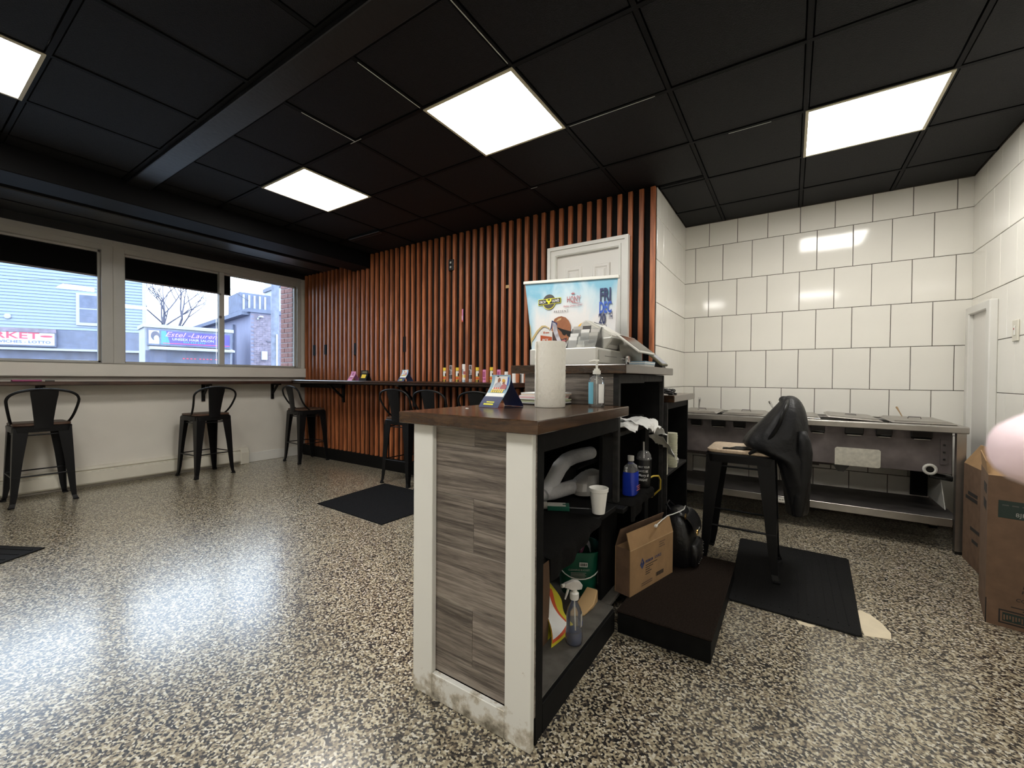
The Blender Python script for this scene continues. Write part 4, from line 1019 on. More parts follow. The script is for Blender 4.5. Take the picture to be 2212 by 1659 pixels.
obj('white_top', MB().obox((-.852, 1.652, .5856), (.078, .052, .0012), mz), 'plasticgrey', t)
obj('green_patch', MB().obox((-.822, 1.668, .5864), (.016, .016, .0008), mz), 'green', t)
t = thing('ball_pen', 'black ball pen lying on the low shelf liner', 'pen', (-.76, 1.69, .567))
obj('barrel', MB().tube([(-.80, 1.675, .5735), (-.725, 1.71, .5735)], .0045, 8), 'plasticblack', t)
obj('tip', MB().tube([(-.725, 1.71, .5735), (-.712, 1.716, .5735)], [.004, .001], 8), 'chrome', t)

t = thing('cardboard_sheet', 'brown cardboard sheet standing behind the counter front', 'cardboard', (-.77, 1.33, .10))
obj('sheet', MB().prism([(1.16, .1008), (1.46, .1008), (1.475, .30), (1.465, .42), (1.40, .47), (1.16, .47)], 'x', -.792, -.787), 'carddark', t)
t = thing('safety_bag', 'yellow and red bag with a bright white reflective panel on the counter floor', 'bag', (-.78, 1.52, .10))
def sheet(u, v, off=0):
    return Vector((-.755-.10*v+.012*math.sin(v*7+u*3)+off, 1.43+.19*u+.06*v*(1-u)+.02*v, .102+.225*v*(1-.45*u)))
def patch2(nm, u0, u1, v0, v1, off, m_): obj(nm, MB().grid(lambda a, b: sheet(u0(b)+(u1(b)-u0(b))*a, v0+(v1-v0)*b, off), 6, 12), m_, t, solid=.001, smooth=True)
patch2('yellow_side', lambda b: 0, lambda b: 1-.1*b, 0, 1, 0, 'yellow')
patch2('red_band', lambda b: .0, lambda b: .90-.42*b, .06, .86, .002, 'redorange')
patch2('white_panel', lambda b: .0, lambda b: .80-.56*b, .12, .90, .004, 'refl')
obj('bag_back', MB().hexa([(-.79, 1.44, .1008), (-.79, 1.61, .1008), (-.84, 1.61, .1008), (-.84, 1.44, .1008), (-.872, 1.52, .30), (-.872, 1.58, .26), (-.88, 1.58, .26), (-.88, 1.52, .30)]), 'yellow', t)

t = thing('spray_bottle', 'clear spray bottle with blue cleaner on the counter floor', 'bottle', (-.70, 1.515, .10))
c = (-.70, 1.515, .1006)
obj('bottle', MB().lathe([(0, .001), (.031, .0), (.034, .006), (.034, .030), (.030, .070), (.031, .105), (.026, .135), (.013, .160), (.0125, .176)], c, 28), 'clear', t, smooth=True)
obj('blue_cleaner', MB().lathe([(0, .003), (.029, .003), (.032, .008), (.032, .030), (.030, .048), (0, .0485)], c, 24), 'blueliquid', t, smooth=True)
obj('bottle_label', MB().grid(lambda u, v: Vector((c[0]+.0315*math.cos(R(-10+70*u)), c[1]+.0315*math.sin(R(-10+70*u)), c[2]+.07+.05*v)), 8, 1), 'plasticgrey', t, solid=.0005)
obj('painted_blue_glint', MB().grid(lambda u, v: Vector((c[0]+.032*math.cos(R(10+30*u)), c[1]+.032*math.sin(R(10+30*u)), c[2]+.072+.016*v)), 5, 1), 'blueprint', t, solid=.0006)  # refracted reflection in the bottle, painted as a blue patch
obj('dip_tube', MB().tube([(c[0]+.008, c[1], c[2]+.01), (c[0], c[1], c[2]+.18)], .0025, 6), 'plasticwhite', t)
obj('collar', MB().lathe([(.017, .172), (.018, .180), (.018, .196), (.011, .200), (.011, .212)], c, 18), 'plasticwhite', t, smooth=True)
D = Vector((-.55, -.83, 0)); P_ = Vector((.83, -.55, 0))
def hp(a, z, s=0): q = Vector(c)+D*a+P_*s; return (q.x, q.y, c[2]+z)
prof2 = [(-.030, .206), (-.034, .222), (-.020, .240), (.006, .248), (.030, .243), (.046, .240), (.048, .226), (.034, .222), (.022, .214), (.010, .208)]
obj('trigger_head', MB().loft([[hp(a, z, s) for a, z in prof2] for s in (-.009, .009)]), 'bag', t, bevel=.002)
obj('nozzle', MB().tube([hp(.044, .233), hp(.058, .233)], .0075, 10), 'plasticwhite', t)
obj('trigger', MB().tube([hp(.026, .222), hp(.034, .198), hp(.042, .178)], [.005, .0045, .003], 8), 'plasticwhite', t)

t = thing('cleaning_bucket', 'green cleaning bucket with a wire handle on the counter floor', 'bucket', (-.87, 1.925, .10))
c = (-.872, 1.925, .1006)
BN, BR = Vector((.5, -.866, 0)), Vector((.866, .5, 0))
def sq(r, z, e=.6): return [Vector((c[0], c[1], c[2]+z))+BR*(r*math.copysign(abs(math.cos(a))**e, math.cos(a)))-BN*(r*math.copysign(abs(math.sin(a))**e, math.sin(a))) for a in [2*PI*i/40 for i in range(40)]]
obj('bucket_body', MB().loft([sq(.082, 0), sq(.086, .008), sq(.104, .20), sq(.109, .202), sq(.110, .215), sq(.104, .216), sq(.100, .20), sq(.080, .012)]), 'green', t, smooth=True, angle=40)
hd = []
for i in range(15):
    u = i/14; a = PI*u
    hd.append(tuple(Vector(c)+BR*(-.112*math.cos(a))+BN*(.118*math.sin(a)**.6)+Vector((0, 0, .205-.11*math.sin(a)**.7))))
obj('wire_handle', MB().tube(hd, .0026, 6), 'wirewhite', t, smooth=True)
FB = frame_m(Vector(c)+BN*.0955-BR*.055+Vector((0, 0, .10)), BR, BN*.092+Vector((0, 0, .995)))
text('CLEANING BUCKET', FB @ Matrix.Translation((.0, .030, .0065)), .0125, 'inkgrey', t, bold=.004, sx=.9)
for k in range(5): obj('small_print', MB().add([tuple(FB @ Vector(p)) for p in ((.012, .018-.007*k, .0058), (.085-.006*(k % 2), .018-.007*k, .0058), (.085-.006*(k % 2), .0205-.007*k, .0058), (.012, .0205-.007*k, .0058))], [(0, 1, 2, 3)]), 'inkgrey', t, solid=.0003)
bc = obj('barcode_label', MB().add([tuple(FB @ Vector(p)) for p in ((.052, .050, .0062), (.090, .050, .0072), (.090, .072, .0072), (.052, .072, .0062))], [(0, 1, 2, 3)]), 'paper', t, solid=.0004)
for k in range(9): obj('barcode_bar', MB().add([tuple(FB @ Vector(p)) for p in ((.055+.0036*k, .054, .0079), (.0568+.0036*k+.0006*(k % 3), .054, .0079), (.0568+.0036*k+.0006*(k % 3), .069, .0079), (.055+.0036*k, .069, .0079))], [(0, 1, 2, 3)]), 'ink', bc, solid=.0002)
t = thing('cleaning_brush', 'pinkish cloth and brush sticking out of the green bucket', 'brush', (-.86, 1.94, .30))
obj('cloth', MB().grid(lambda u, v: Vector((-.86+.05*u-.02*v, 1.93+.06*v+.01*math.sin(u*9), .285+.045*math.sin(PI*u)+.02*math.sin(v*5))), 8, 6), 'marble', t, solid=.003, smooth=True)
obj('handle', MB().tube([(-.90, 1.90, .14), (-.85, 1.97, .335)], .009, 8), 'pinkdark', t)
t = thing('tan_sponge', 'folded tan cloth lying beside the green bucket', 'cloth', (-.75, 1.76, .10))
obj('fold', MB().loft([[(-.80, 1.66, .1006), (-.74, 1.70, .1006), (-.735, 1.70, .112), (-.795, 1.66, .115)], [(-.80, 1.76, .1006), (-.73, 1.78, .1006), (-.725, 1.78, .125), (-.795, 1.76, .13)], [(-.79, 1.84, .1006), (-.735, 1.85, .1006), (-.74, 1.86, .155), (-.79, 1.85, .160)]]), 'tan', t, bevel=.004, smooth=True)

# papers draped over the papers shelf
t = thing('crumpled_papers', 'loose heap of crumpled white papers spilling off the counter shelf', 'papers', (-.70, 2.2, .89))
def crump(cx, cy, cz, a, b, rz_, seed, droop):
    def fn(u, v):
        x, y = (u-.5)*a, (v-.5)*b
        X = cx+x*math.cos(rz_)-y*math.sin(rz_); Y = cy+x*math.sin(rz_)+y*math.cos(rz_)
        n_ = noise.noise(Vector((X*17+seed, Y*17, seed)))*.020+noise.noise(Vector((X*40, Y*40+seed, 2)))*.008
        over = max(0, X+.645)+max(0, Y-2.42)*.9
        return Vector((min(X, -.60+.04*abs(n_)*10), Y, cz+n_+.012-over*droop))
    return MB().grid(fn, 12, 12)
for k, q in enumerate(((-.70, 2.05, .905, .16, .24, .2, 1, .5), (-.68, 2.20, .915, .20, .22, -.4, 5, .6), (-.69, 2.38, .905, .16, .28, .3, 9, .8), (-.665, 2.52, .885, .11, .30, .1, 13, .45), (-.64, 2.66, .86, .09, .26, -.15, 17, .6))):
    obj('paper_sheet', crump(*q), 'paper', t, solid=.0008, smooth=True, angle=20)
t = thing('blue_jug', 'blue detergent jug with a clear neck on the counter shelf', 'jug', (-.675, 2.13, .553))
c = (-.675, 2.125, .5525)
def rect(rx, ry, z, e=.55): return [Vector((c[0]+rx*math.copysign(abs(math.cos(a))**e, math.cos(a)), c[1]+ry*math.copysign(abs(math.sin(a))**e, math.sin(a)), c[2]+z)) for a in [2*PI*i/28 for i in range(28)]]
obj('jug_body', MB().loft([rect(.030, .046, .0), rect(.034, .050, .006), rect(.034, .050, .100), rect(.032, .047, .118)]), 'jug', t, smooth=True)
obj('clear_shoulder', MB().loft([rect(.032, .047, .1185), rect(.028, .040, .145), rect(.014, .014, .160, 1), rect(.013, .013, .178, 1)]), 'clear', t, smooth=True)
obj('cap', MB().lathe([(.016, .172), (.016, .196), (.0, .197)], c, 18), 'plasticgrey', t, smooth=True)
for k in range(3): obj('printed_line', MB().box(c[0]+.0345, c[1]-.01+.012*(k % 2), c[2]+.022+.010*k, c[0]+.0352, c[1]+.040, c[2]+.0265+.010*k), 'rose', t)
t = thing('tumbler', 'black tumbler with white holiday lettering and a clear dome lid', 'tumbler', (-.70, 2.29, .553))
c = (-.664, 2.315, .5525); rt_ = .0385
obj('tumbler_body', MB().lathe([(0, 0), (.031, 0), (.033, .004), (rt_, .060), (.0405, .150), (.0385, .151), (.0, .1505)], c, 32), 'plasticblack', t, smooth=True)
obj('dome_lid', MB().lathe([(.0425, .150), (.0425, .158), (.040, .160), (.036, .178), (.026, .192), (.012, .198), (.0, .199)], c, 28), 'clear', t, smooth=True)
obj('straw', MB().tube([(c[0], c[1], c[2]+.155), (c[0], c[1]-.005, c[2]+.245)], .004, 8), 'bag', t)
def wrapfn(z0, cc=c):
    def f(p):
        a = R(-116)+p.x/.0415; r = .0392+.0018*(p.y+z0-.06)/.09+.0006+p.z
        return Vector((cc[0]+r*math.cos(a), cc[1]+r*math.sin(a), cc[2]+z0+p.y))
    return f
for body, z0, s_, sh in (('MAY YOUR', .108, .015, 0), ('DAYS BE', .085, .017, 0), ('Merry &', .062, .020, .35), ('BRIGHT', .038, .018, 0)):
    text(body, Matrix.Identity(4), s_, 'paper', t, bold=.006, shear=sh, sx=.85, warp=wrapfn(z0))
t = thing('soup_lid_stack', 'tall stack of cream plastic lids on the end cabinet shelf', 'lids', (-.685, 2.93, .547))
c = (-.670, 2.97, .5476)
for k in range(34):
    z = .0068*k
    obj('lid', MB().lathe([(0, z), (.036, z), (.0405, z+.002), (.0405, z+.0055), (.036, z+.006), (0, z+.006)], (c[0]+random.uniform(-.001, .001), c[1]+random.uniform(-.001, .001), c[2]), 20), 'lid', t)
t = thing('crumpled_wrapper', 'small crumpled white wrapper beside the stack of lids', 'wrapper', (-.67, 3.10, .547))
rings = []
for z, s_ in ((.548, .5), (.556, 1), (.58, 1), (.60, .6), (.61, .15)):
    rings.append([Vector((-.675+.028*s_*math.cos(a)*(1+.3*noise.noise(Vector((a, z*30, 1)))), 3.09+.045*s_*math.sin(a)*(1+.3*noise.noise(Vector((a*2, z*30, 4)))), z)) for a in [2*PI*i/16 for i in range(16)]])
obj('wrapper', MB().loft(rings), 'bag', t, smooth=True, angle=25)
t = thing('white_sleeve', 'narrow upright white sleeve beside the stack of lids', 'sleeve', (-.645, 2.74, .547))
obj('sleeve', MB().box(-.6338, 2.702, .548, -.6308, 2.718, .80), 'dull', t)
t = thing('hanging_adapter', 'white plug adapter hanging on black wires under the upper worktop', 'adapter', (-.80, 2.15, 1.0))
obj('plug', MB().box(-.81, 2.135, 1.045, -.79, 2.147, 1.085).box(-.81, 2.150, 1.05, -.79, 2.166, 1.10).box(-.81, 2.168, 1.035, -.79, 2.178, 1.06), 'paper', t, bevel=.002)
obj('wire', MB().tube([(-.80, 2.13, 1.118), (-.80, 2.14, 1.09), (-.80, 2.10, 1.02), (-.79, 2.09, .96), (-.80, 2.11, .89)], .0025, 6).tube([(-.80, 2.17, 1.04), (-.80, 2.21, .99), (-.80, 2.22, .93), (-.80, 2.20, .89)], .0025, 6), 'wire', t, smooth=True)

# carton and backpack on the platform
A = Vector((-.624, 1.972, .101)); ex = Vector((.263, .965, 0)).normalized(); en = Vector((ex.y, -ex.x, 0)); L_, D_ = .405, .085
t = thing('open_carton', 'open brown cardboard carton on the step platform', 'carton', (A.x, A.y, .10))
def cp(u, n_, z): p = A+ex*u-en*n_; return (p.x, p.y, .1012+z)
def pan(nm, u0, u1, n0, n1, z0, z1, m_='card'):
    return obj(nm, MB().hexa([cp(u0, n0, z0), cp(u1, n0, z0), cp(u1, n1, z0), cp(u0, n1, z0), cp(u0, n0, z1), cp(u1, n0, z1), cp(u1, n1, z1), cp(u0, n1, z1)]), m_, t)
pan('front_wall', 0, L_, 0, .004, 0, .222)
pan('back_wall', 0, L_, D_-.004, D_, 0, .222)
pan('side_wall', 0, .004, .004, D_-.004, 0, .222, 'carddark'); pan('side_wall', L_-.004, L_, .004, D_-.004, 0, .222)
pan('bottom', .004, L_-.004, .004, D_-.004, 0, .004)
obj('front_flap', MB().hexa([cp(0, 0, .2225), cp(L_, 0, .2225), cp(L_, .004, .2225), cp(0, .004, .2225), cp(-.004, .018, .300), cp(L_-.006, .018, .300), cp(L_-.006, .022, .300), cp(-.004, .022, .300)]), 'card', t)
obj('score_line', MB().hexa([cp(0, -.0008, .2185), cp(L_, -.0008, .2185), cp(L_, 0, .2185), cp(0, 0, .2185), cp(0, -.0008, .2215), cp(L_, -.0008, .2215), cp(L_, 0, .2215), cp(0, 0, .2215)]), 'cardlight', t)
obj('back_flap', MB().hexa([cp(0, D_-.004, .2225), cp(L_, D_-.004, .2225), cp(L_, D_, .2225), cp(0, D_, .2225), cp(0, D_-.03, .31), cp(L_, D_-.03, .31), cp(L_, D_-.026, .31), cp(0, D_-.026, .31)]), 'carddark', t)
CF = frame_m(cp(0, -.0008, 0), ex, (0, 0, 1))
def mark(nm, u0, z0, u1, z1, m_, par=None): return obj(nm, MB().add([tuple(CF @ Vector(p)) for p in ((u0, z0, 0), (u1, z0, 0), (u1, z1, 0), (u0, z1, 0))], [(0, 1, 2, 3)]), m_, par or t, solid=.0003)
obj('diamond_logo', MB().add([tuple(CF @ Vector(p)) for p in ((.105, .105, 0), (.125, .130, 0), (.105, .160, 0), (.085, .130, 0))], [(0, 1, 2, 3)]), 'inkblue', t, solid=.0003)
mark('logo_stroke', .098, .122, .112, .128, 'card'); mark('logo_stroke', .100, .134, .106, .146, 'card')
text('PREMIUM', CF @ Matrix.Translation((.132, .126, 0)), .020, 'inkblue', t, bold=.005, shear=.2, sx=.85)
text('SOURCE', CF @ Matrix.Translation((.218, .126, 0)), .020, 'inkblue', t, bold=.005, shear=.2, sx=.85)
for k, (a, b) in enumerate(((.135, .245), (.135, .205), (.135, .175), (.135, .19), (.135, .175))): mark('print_line', a, .112-.011*k, b, .1155-.011*k, 'ink')
for k in range(3): mark('print_line', .262, .172+.012*k, .320-.01*(k % 2), .177+.012*k, 'carddark')
for k in range(11): mark('barcode_bar', .235+.0068*k, .030, .2385+.0068*k+.001*(k % 3), .050, 'ink')
for k in range(2): mark('print_line', .10, .020+.010*k, .20, .025+.010*k, 'carddark')
t = thing('backpack', 'black glossy backpack with gold clasps standing on the step platform', 'backpack', (-.50, 2.55, .10))
def sup(cx, cy, rx, ry, z, e=.5, n=32): return [Vector((cx+rx*math.copysign(abs(math.cos(a))**e, math.cos(a)), cy+ry*math.copysign(abs(math.sin(a))**e, math.sin(a)), z)) for a in [2*PI*i/n for i in range(n)]]
bc_ = (-.515, 2.545)
obj('bag_body', MB().loft([sup(*bc_, .060, .105, .101), sup(*bc_, .072, .115, .115), sup(*bc_, .075, .115, .25), sup(bc_[0]-.01, bc_[1], .065, .105, .34), sup(bc_[0]-.015, bc_[1], .045, .085, .39), sup(bc_[0]-.02, bc_[1], .015, .05, .405)]), 'leather', t, smooth=True, angle=50)
obj('front_pocket', MB().loft([sup(-.435, 2.555, .018, .085, .112), sup(-.432, 2.555, .026, .092, .125), sup(-.432, 2.555, .026, .092, .21), sup(-.44, 2.555, .015, .085, .228)]), 'leather', t, smooth=True, angle=50)
obj('flap', MB().grid(lambda u, v: Vector((-.50+.075*math.sin(v*PI*.5), 2.45+.19*u, .385-.10*(1-math.cos(v*PI*.5))-.01*math.sin(PI*u))), 10, 8), 'leather', t, solid=.005, smooth=True, angle=60)
cl = obj('gold_clasp', MB().lathe([(0, .0), (.012, .0), (.012, .004), (.006, .008), (0, .008)], (-.4225, 2.505, .292), 12, rot=Matrix.Rotation(R(90), 3, 'Y')), 'gold', t)
for k in range(6): obj('clasp_petal', MB().lathe([(0, 0), (.005, 0), (.004, .004), (0, .005)], (-.4215, 2.505+.012*math.cos(k*PI/3), .292+.012*math.sin(k*PI/3)), 8, rot=Matrix.Rotation(R(90), 3, 'Y')), 'gold', cl)
obj('zip_pull', MB().tube([(-.420, 2.535, .300), (-.417, 2.545, .312), (-.418, 2.550, .296)], .002, 6), 'chrome', t)
for k in range(4): obj('stud', MB().lathe([(0, 0), (.003, 0), (.0, .003)], (-.4055, 2.475+.028*k, .135), 8, rot=Matrix.Rotation(R(90), 3, 'Y')), 'chrome', t)
for k in range(5): obj('stud', MB().lathe([(0, 0), (.003, 0), (.0, .003)], (-.4055, 2.605+.010*(k % 2), .15+.016*k), 8, rot=Matrix.Rotation(R(90), 3, 'Y')), 'chrome', t)
obj('shoulder_strap', MB().tube([(-.56, 2.50, .39), (-.59, 2.52, .42), (-.585, 2.56, .43), (-.56, 2.60, .39)], .006, 8), 'leather', t, smooth=True)
obj('gold_charm', MB().tube([(-.475, 2.455, .385), (-.469, 2.455, .385)], .016, 16), 'gold', t)
t = thing('charging_cable', 'white charging cable trailing over the carton and backpack', 'cable', (-.58, 2.2, .40))
obj('cable', MB().tube([(-.560, 2.19, .397), (-.555, 2.27, .400), (-.545, 2.35, .404), (-.53, 2.42, .398), (-.505, 2.47, .404), (-.49, 2.50, .412), (-.485, 2.51, .43)], .0028, 6), 'wirewhite', t, smooth=True)
obj('plug', MB().box(-.567, 2.165, .392, -.553, 2.19, .402), 'wirewhite', t, bevel=.002)
t = thing('yellow_cable', 'yellow cable curling off the shelf behind the tumbler', 'cable', (-.66, 2.4, .55))
obj('cable', MB().tube([(-.70, 2.335, .570), (-.662, 2.37, .582), (-.645, 2.44, .588), (-.638, 2.52, .575), (-.640, 2.58, .54), (-.645, 2.60, .48), (-.70, 2.61, .42)], .005, 8), 'wireyellow', t, smooth=True)

# ================================================================= STEAM TABLE
t = thing('steam_table', 'long stainless steam table with an under-shelf along the tiled wall', 'steam table', (.05, 4.25, 0))
TX0, TX1, TY0, TY1, TZ = -.87, .966, 3.90, 4.595, .842
top = obj('top_frame', MB().box(TX0, TY0, .832, TX1, TY0+.05, TZ).box(TX0, TY1-.05, .832, TX1, TY1, TZ).box(TX0, TY0+.05, .832, TX0+.035, TY1-.05, TZ).box(TX1-.035, TY0+.05, .832, TX1, TY1-.05, TZ), 'steel', t, bevel=.003)
obj('front_apron', MB().prism([(TY0, .840), (TY0-.006, .835), (TY0-.006, .802), (TY0+.012, .796), (TY0+.012, .832), (TY0+.004, .840)], 'x', TX0, TX1), 'steel', t)
obj('end_apron', MB().box(TX1-.006, TY0+.013, .798, TX1, TY1, .8315).box(TX0, TY0+.013, .798, TX0+.006, TY1, .8315), 'steel', t)
obj('well_box', MB().box(TX0+.03, 4.06, .50, TX1-.04, TY1-.02, .795), 'steeldark', t, bevel=.003)
for i, x in enumerate((-.70, -.52, -.36, .03, .18, .40, .57, .77)):
    w2 = .055 if i % 2 else .045
    b = obj('vent_hood', MB().prism([(4.058, .77), (4.058, .795), (4.030, .795), (4.038, .745), (4.058, .730)], 'x', x-w2, x+w2), 'plasticblack', t, bevel=.004)
    obj('hood_lip', MB().box(x-w2*.75, 4.034, .728, x+w2*.75, 4.060, .733), 'steel', b)
obj('rating_plate', MB().prism([(.288, .497), (.545, .497), (.555, .508), (.555, .622), (.545, .632), (.300, .632), (.288, .62)], 'y', 4.053, 4.0595), 'dull', t)
for x in (.02, .885):
    p = obj('hinge_plate', MB().box(x-.018, 4.052, .565, x+.018, 4.0595, .74), 'steeldark', t)
    for z in (.60, .65, .70): obj('bolt', MB().tube([(x, 4.0525, z), (x, 4.046, z)], .007, 8), 'plasticblack', p)
kn = obj('drain_ring', MB().tube([(.815+.030*math.cos(a), 4.048, .525+.030*math.sin(a)) for a in [2*PI*i/20 for i in range(20)]], .010, 8, closed=True), 'plasticwhite', t, smooth=True)
obj('drain_hole', MB().tube([(.815, 4.058, .525), (.815, 4.044, .525)], .024, 16), 'plasticblack', t)
obj('drain_pipe', MB().tube([(.84, 4.15, .50), (.84, 4.15, .47), (.95, 4.15, .455)], .020, 10), 'plasticblack', t, smooth=True)
for x, w2 in ((-.02, .018), (.10, .022), (.33, .06)):
    obj('burner_bracket', MB().prism([(x-w2, .50), (x+w2, .50), (x+w2*.3, .44), (x-w2*.3, .44)], 'y', 4.10, 4.13), 'plasticblack', t)
obj('gas_pipe', MB().tube([(-.82, 4.2, .474), (.35, 4.2, .474)], .009, 8).tube([(-.82, 4.23, .455), (.20, 4.23, .455)], .006, 8), 'steeldark', t)
for x in (TX0+.012, TX1-.052):
    for y in (TY0+.015, TY1-.075):
        l = obj('leg', MB().prism([(x, y), (x+.045, y), (x+.045, y+.004), (x+.004, y+.004), (x+.004, y+.045), (x, y+.045)], 'z', .02, .83), 'steel', t)
        obj('foot', MB().box(x, y, 0, x+.045, y+.045, .02), 'plasticblack', l)
obj('back_gusset', MB().box(.80, 4.52, .24, .90, 4.535, .47), 'carcass', t)
obj('side_panel', MB().prism([(4.10, .245), (4.56, .245), (4.56, .44), (4.22, .44)], 'x', .905, .909), 'plasticwhite', t)
obj('under_shelf', MB().box(TX0+.01, TY0+.045, .214, TX1-.016, TY1-.02, .222), 'shelfsteel', t)
obj('shelf_lip', MB().box(TX0+.06, TY0+.036, .170, TX1-.06, TY0+.0445, .2225).box(TX0+.01, TY0+.036, .17, TX0+.0595, TY0+.0445, .2225), 'steel', t, bevel=.001)
obj('warning_sticker', MB().box(-.13, TY0+.0345, .178, .02, TY0+.0358, .214), 'plasticwhite', t)
for k in range(7): obj('sticker_text', MB().box(-.12+.018*k, TY0+.0338, .192, -.107+.018*k, TY0+.0346, .202), 'inkgrey', t)
obj('sealed_sticker_dot', MB().tube([(.035, TY0+.036, .198), (.035, TY0+.033, .198)], .005, 8), 'plasticblack', t)
xs = (-.685, -.325, .035, .395, .765)
labs = ('first from the counter, ladle standing in it', 'second from the counter', 'half hidden by the black jacket', 'tilted up at its corner beside the jacket', 'at the cardboard box end')
for i, x in enumerate(xs):
    hw = .158 if i < 4 else .165
    lt = thing('food_pan_cover', 'flat stainless food pan lid, '+labs[i], 'lid', (x, 4.24, TZ), 0, 'stainless lids on the steam table')
    tl = (.0, .0, .004, .030, .0)[i]
    z0 = TZ+.001
    def q(u, v, dz): return (x+u*hw, 4.24+v*.262, z0+dz+tl*max(0, -u)*(1 if i == 3 else .6)*.6)
    rim = [[q(-1, -1, .0), q(1, -1, .0), q(1, 1, .0), q(-1, 1, .0)], [q(-1, -1, .006), q(1, -1, .006), q(1, 1, .006), q(-1, 1, .006)], [q(-.93, -.95, .008), q(.93, -.95, .008), q(.93, .95, .008), q(-.93, .95, .008)], [q(-.86, -.90, .018), q(.86, -.90, .018), q(.86, .90, .018), q(-.86, .90, .018)]]
    lo = obj('cover_panel', MB().loft(rim), 'steel', lt, bevel=.0015)
    obj('cover_handle', MB().tube([q(-.22, 0, .018), q(-.2, 0, .030), q(.2, 0, .030), q(.22, 0, .018)], .004, 6), 'steeldark', lt)
def ladle(lab, x, y, lean, h, r, m_='chrome', nm='ladle'):
    lt = thing(nm, lab, nm, (x, y, TZ))
    p0 = Vector((x, y, TZ+.019)); p1 = p0+Vector((lean, 0, h))
    obj('handle', MB().tube([p0, p0+(p1-p0)*.6, p1-(p1-p0)*.12, p1], [r*.5, r*.8, r*1.2, r*.9], 10), m_, lt, smooth=True)
ladle('chrome ladle handle standing upright at the counter end of the steam table', -.695, 4.12, .006, .115, .011)
ladle('chrome ladle handle leaning beside the black jacket', -.10, 4.15, -.05, .10, .009)
ladle('thin wooden stick standing by the wall at the far end of the steam table', .73, 4.44, -.035, .075, .006, 'cardlight', 'stick')

# ================================================================= MATS AND FLOOR PATCHES
t = thing('kitchen_mat', 'ribbed black rubber mat under the pale-seated stool', 'mat', (.02, 2.9, 0))
obj('mat_body', MB().prism([(-.245, 2.425), (.268, 2.400), (.280, 2.412), (.320, 3.385), (.308, 3.400), (-.272, 3.408), (-.286, 3.395), (-.255, 2.437)], 'z', 0, .010), 'rubber', t, bevel=.003)
for k in range(13):
    x0 = -.225+.0385*k
    obj('rib', MB().hexa([(x0, 2.47, .010), (x0+.004, 2.47, .010), (x0+.004, 3.35, .010), (x0, 3.35, .010), (x0, 2.47, .0125), (x0+.004, 2.47, .0125), (x0+.004, 3.35, .0125), (x0, 3.35, .0125)]), 'rubber', t)
t = thing('charcoal_rug', 'charcoal rug on the floor in front of the back bar stools', 'rug', (-3.1, 2.6, 0))
obj('rug_pile', MB().prism([(-3.520, 2.178), (-2.610, 2.145), (-2.590, 2.98), (-3.605, 3.00)], 'z', 0, .007), 'rug', t, bevel=.002)
t = thing('door_mat', 'ribbed black mat cut by the left edge of the photo', 'mat', (-4.3, .3, 0))
obj('mat_body', MB().prism([(-4.062, .612), (-5.0, .10), (-4.72, -.48), (-3.70, .02)], 'z', 0, .009), 'rubber', t, bevel=.003)
for k in range(9):
    f_ = (k+.7)/9.6; p = Vector((-4.062, .612)).lerp(Vector((-3.70, .02)), f_); q_ = Vector((-5.0, .10)).lerp(Vector((-4.72, -.48)), f_)
    p = p.lerp(q_, .03); q_ = q_.lerp(p, .03)
    obj('rib', MB().bar((p.x, p.y, .0105), (q_.x, q_.y, .0105), .010, .003), 'rubber', t)
t = thing('floor_patch', 'smooth cream patch on the floor at the corner of the ribbed kitchen mat', 'patch', (.33, 2.5, 0))
obj('patch', MB().prism([(.285, 2.50), (.290, 2.43), (.325, 2.440), (.385, 2.462), (.392, 2.52), (.372, 2.60), (.340, 2.66), (.305, 2.69), (.292, 2.68)], 'z', 0, .0015), 'beltpatch', t)
t = thing('floor_patch', 'tiny cream scrap at the counter-side edge of the ribbed kitchen mat', 'patch', (.06, 2.4, 0))
obj('patch', MB().prism([(.035, 2.405), (.045, 2.378), (.085, 2.372), (.105, 2.385), (.11, 2.40)], 'z', 0, .0015), 'beltpatch', t)

# ================================================================= TALL CARTONS AT THE RIGHT WALL
def carton(name, lab, x0, x1, y0, y1, h, open_flaps):
    t = thing(name, lab, 'carton', ((x0+x1)/2, (y0+y1)/2, 0), group='tall brown cartons by the right wall')
    e = .005
    obj('front_wall', MB().box(x0, y0, 0, x1, y0+e, h), 'carddark', t)
    obj('side_wall', MB().box(x0, y0+e, 0, x0+e, y1, h), 'carddark', t)
    obj('side_wall', MB().box(x1-e, y0+e, 0, x1, y1, h), 'carddark', t)
    obj('back_wall', MB().box(x0+e, y1-e, 0, x1-e, y1, h), 'carddark', t)
    obj('bottom', MB().box(x0+e, y0+e, 0, x1-e, y1-e, e), 'carddark', t)
    obj('corner_edge', MB().box(x0-.0008, y0-.0008, 0, x0+.003, y0, .12), 'ink', t)
    return t
t = carton('tall_carton', 'nearest tall brown carton with dark green print and one flap standing up', .797, 1.067, 2.925, 3.28, .70, 1)
near_carton = t
obj('top_flap', MB().hexa([(.797, 2.925, .70), (1.05, 2.925, .70), (1.05, 2.929, .70), (.797, 2.929, .70), (.795, 3.02, .775), (1.00, 3.06, .745), (1.00, 3.064, .745), (.795, 3.024, .775)]), 'card', t)
obj('top_flap', MB().hexa([(.797, 2.93, .7), (.797, 3.25, .7), (.801, 3.25, .7), (.801, 2.93, .7), (.790, 2.95, .76), (.790, 3.24, .78), (.794, 3.24, .78), (.794, 2.95, .76)]), 'card', t)
yq = 2.9242
def fm(nm, x0, z0, x1, z1, m_, k=0): return obj(nm, MB().box(x0, yq-.0006*(k+1), z0, x1, yq+.0005-.0006*k, z1), m_, t)
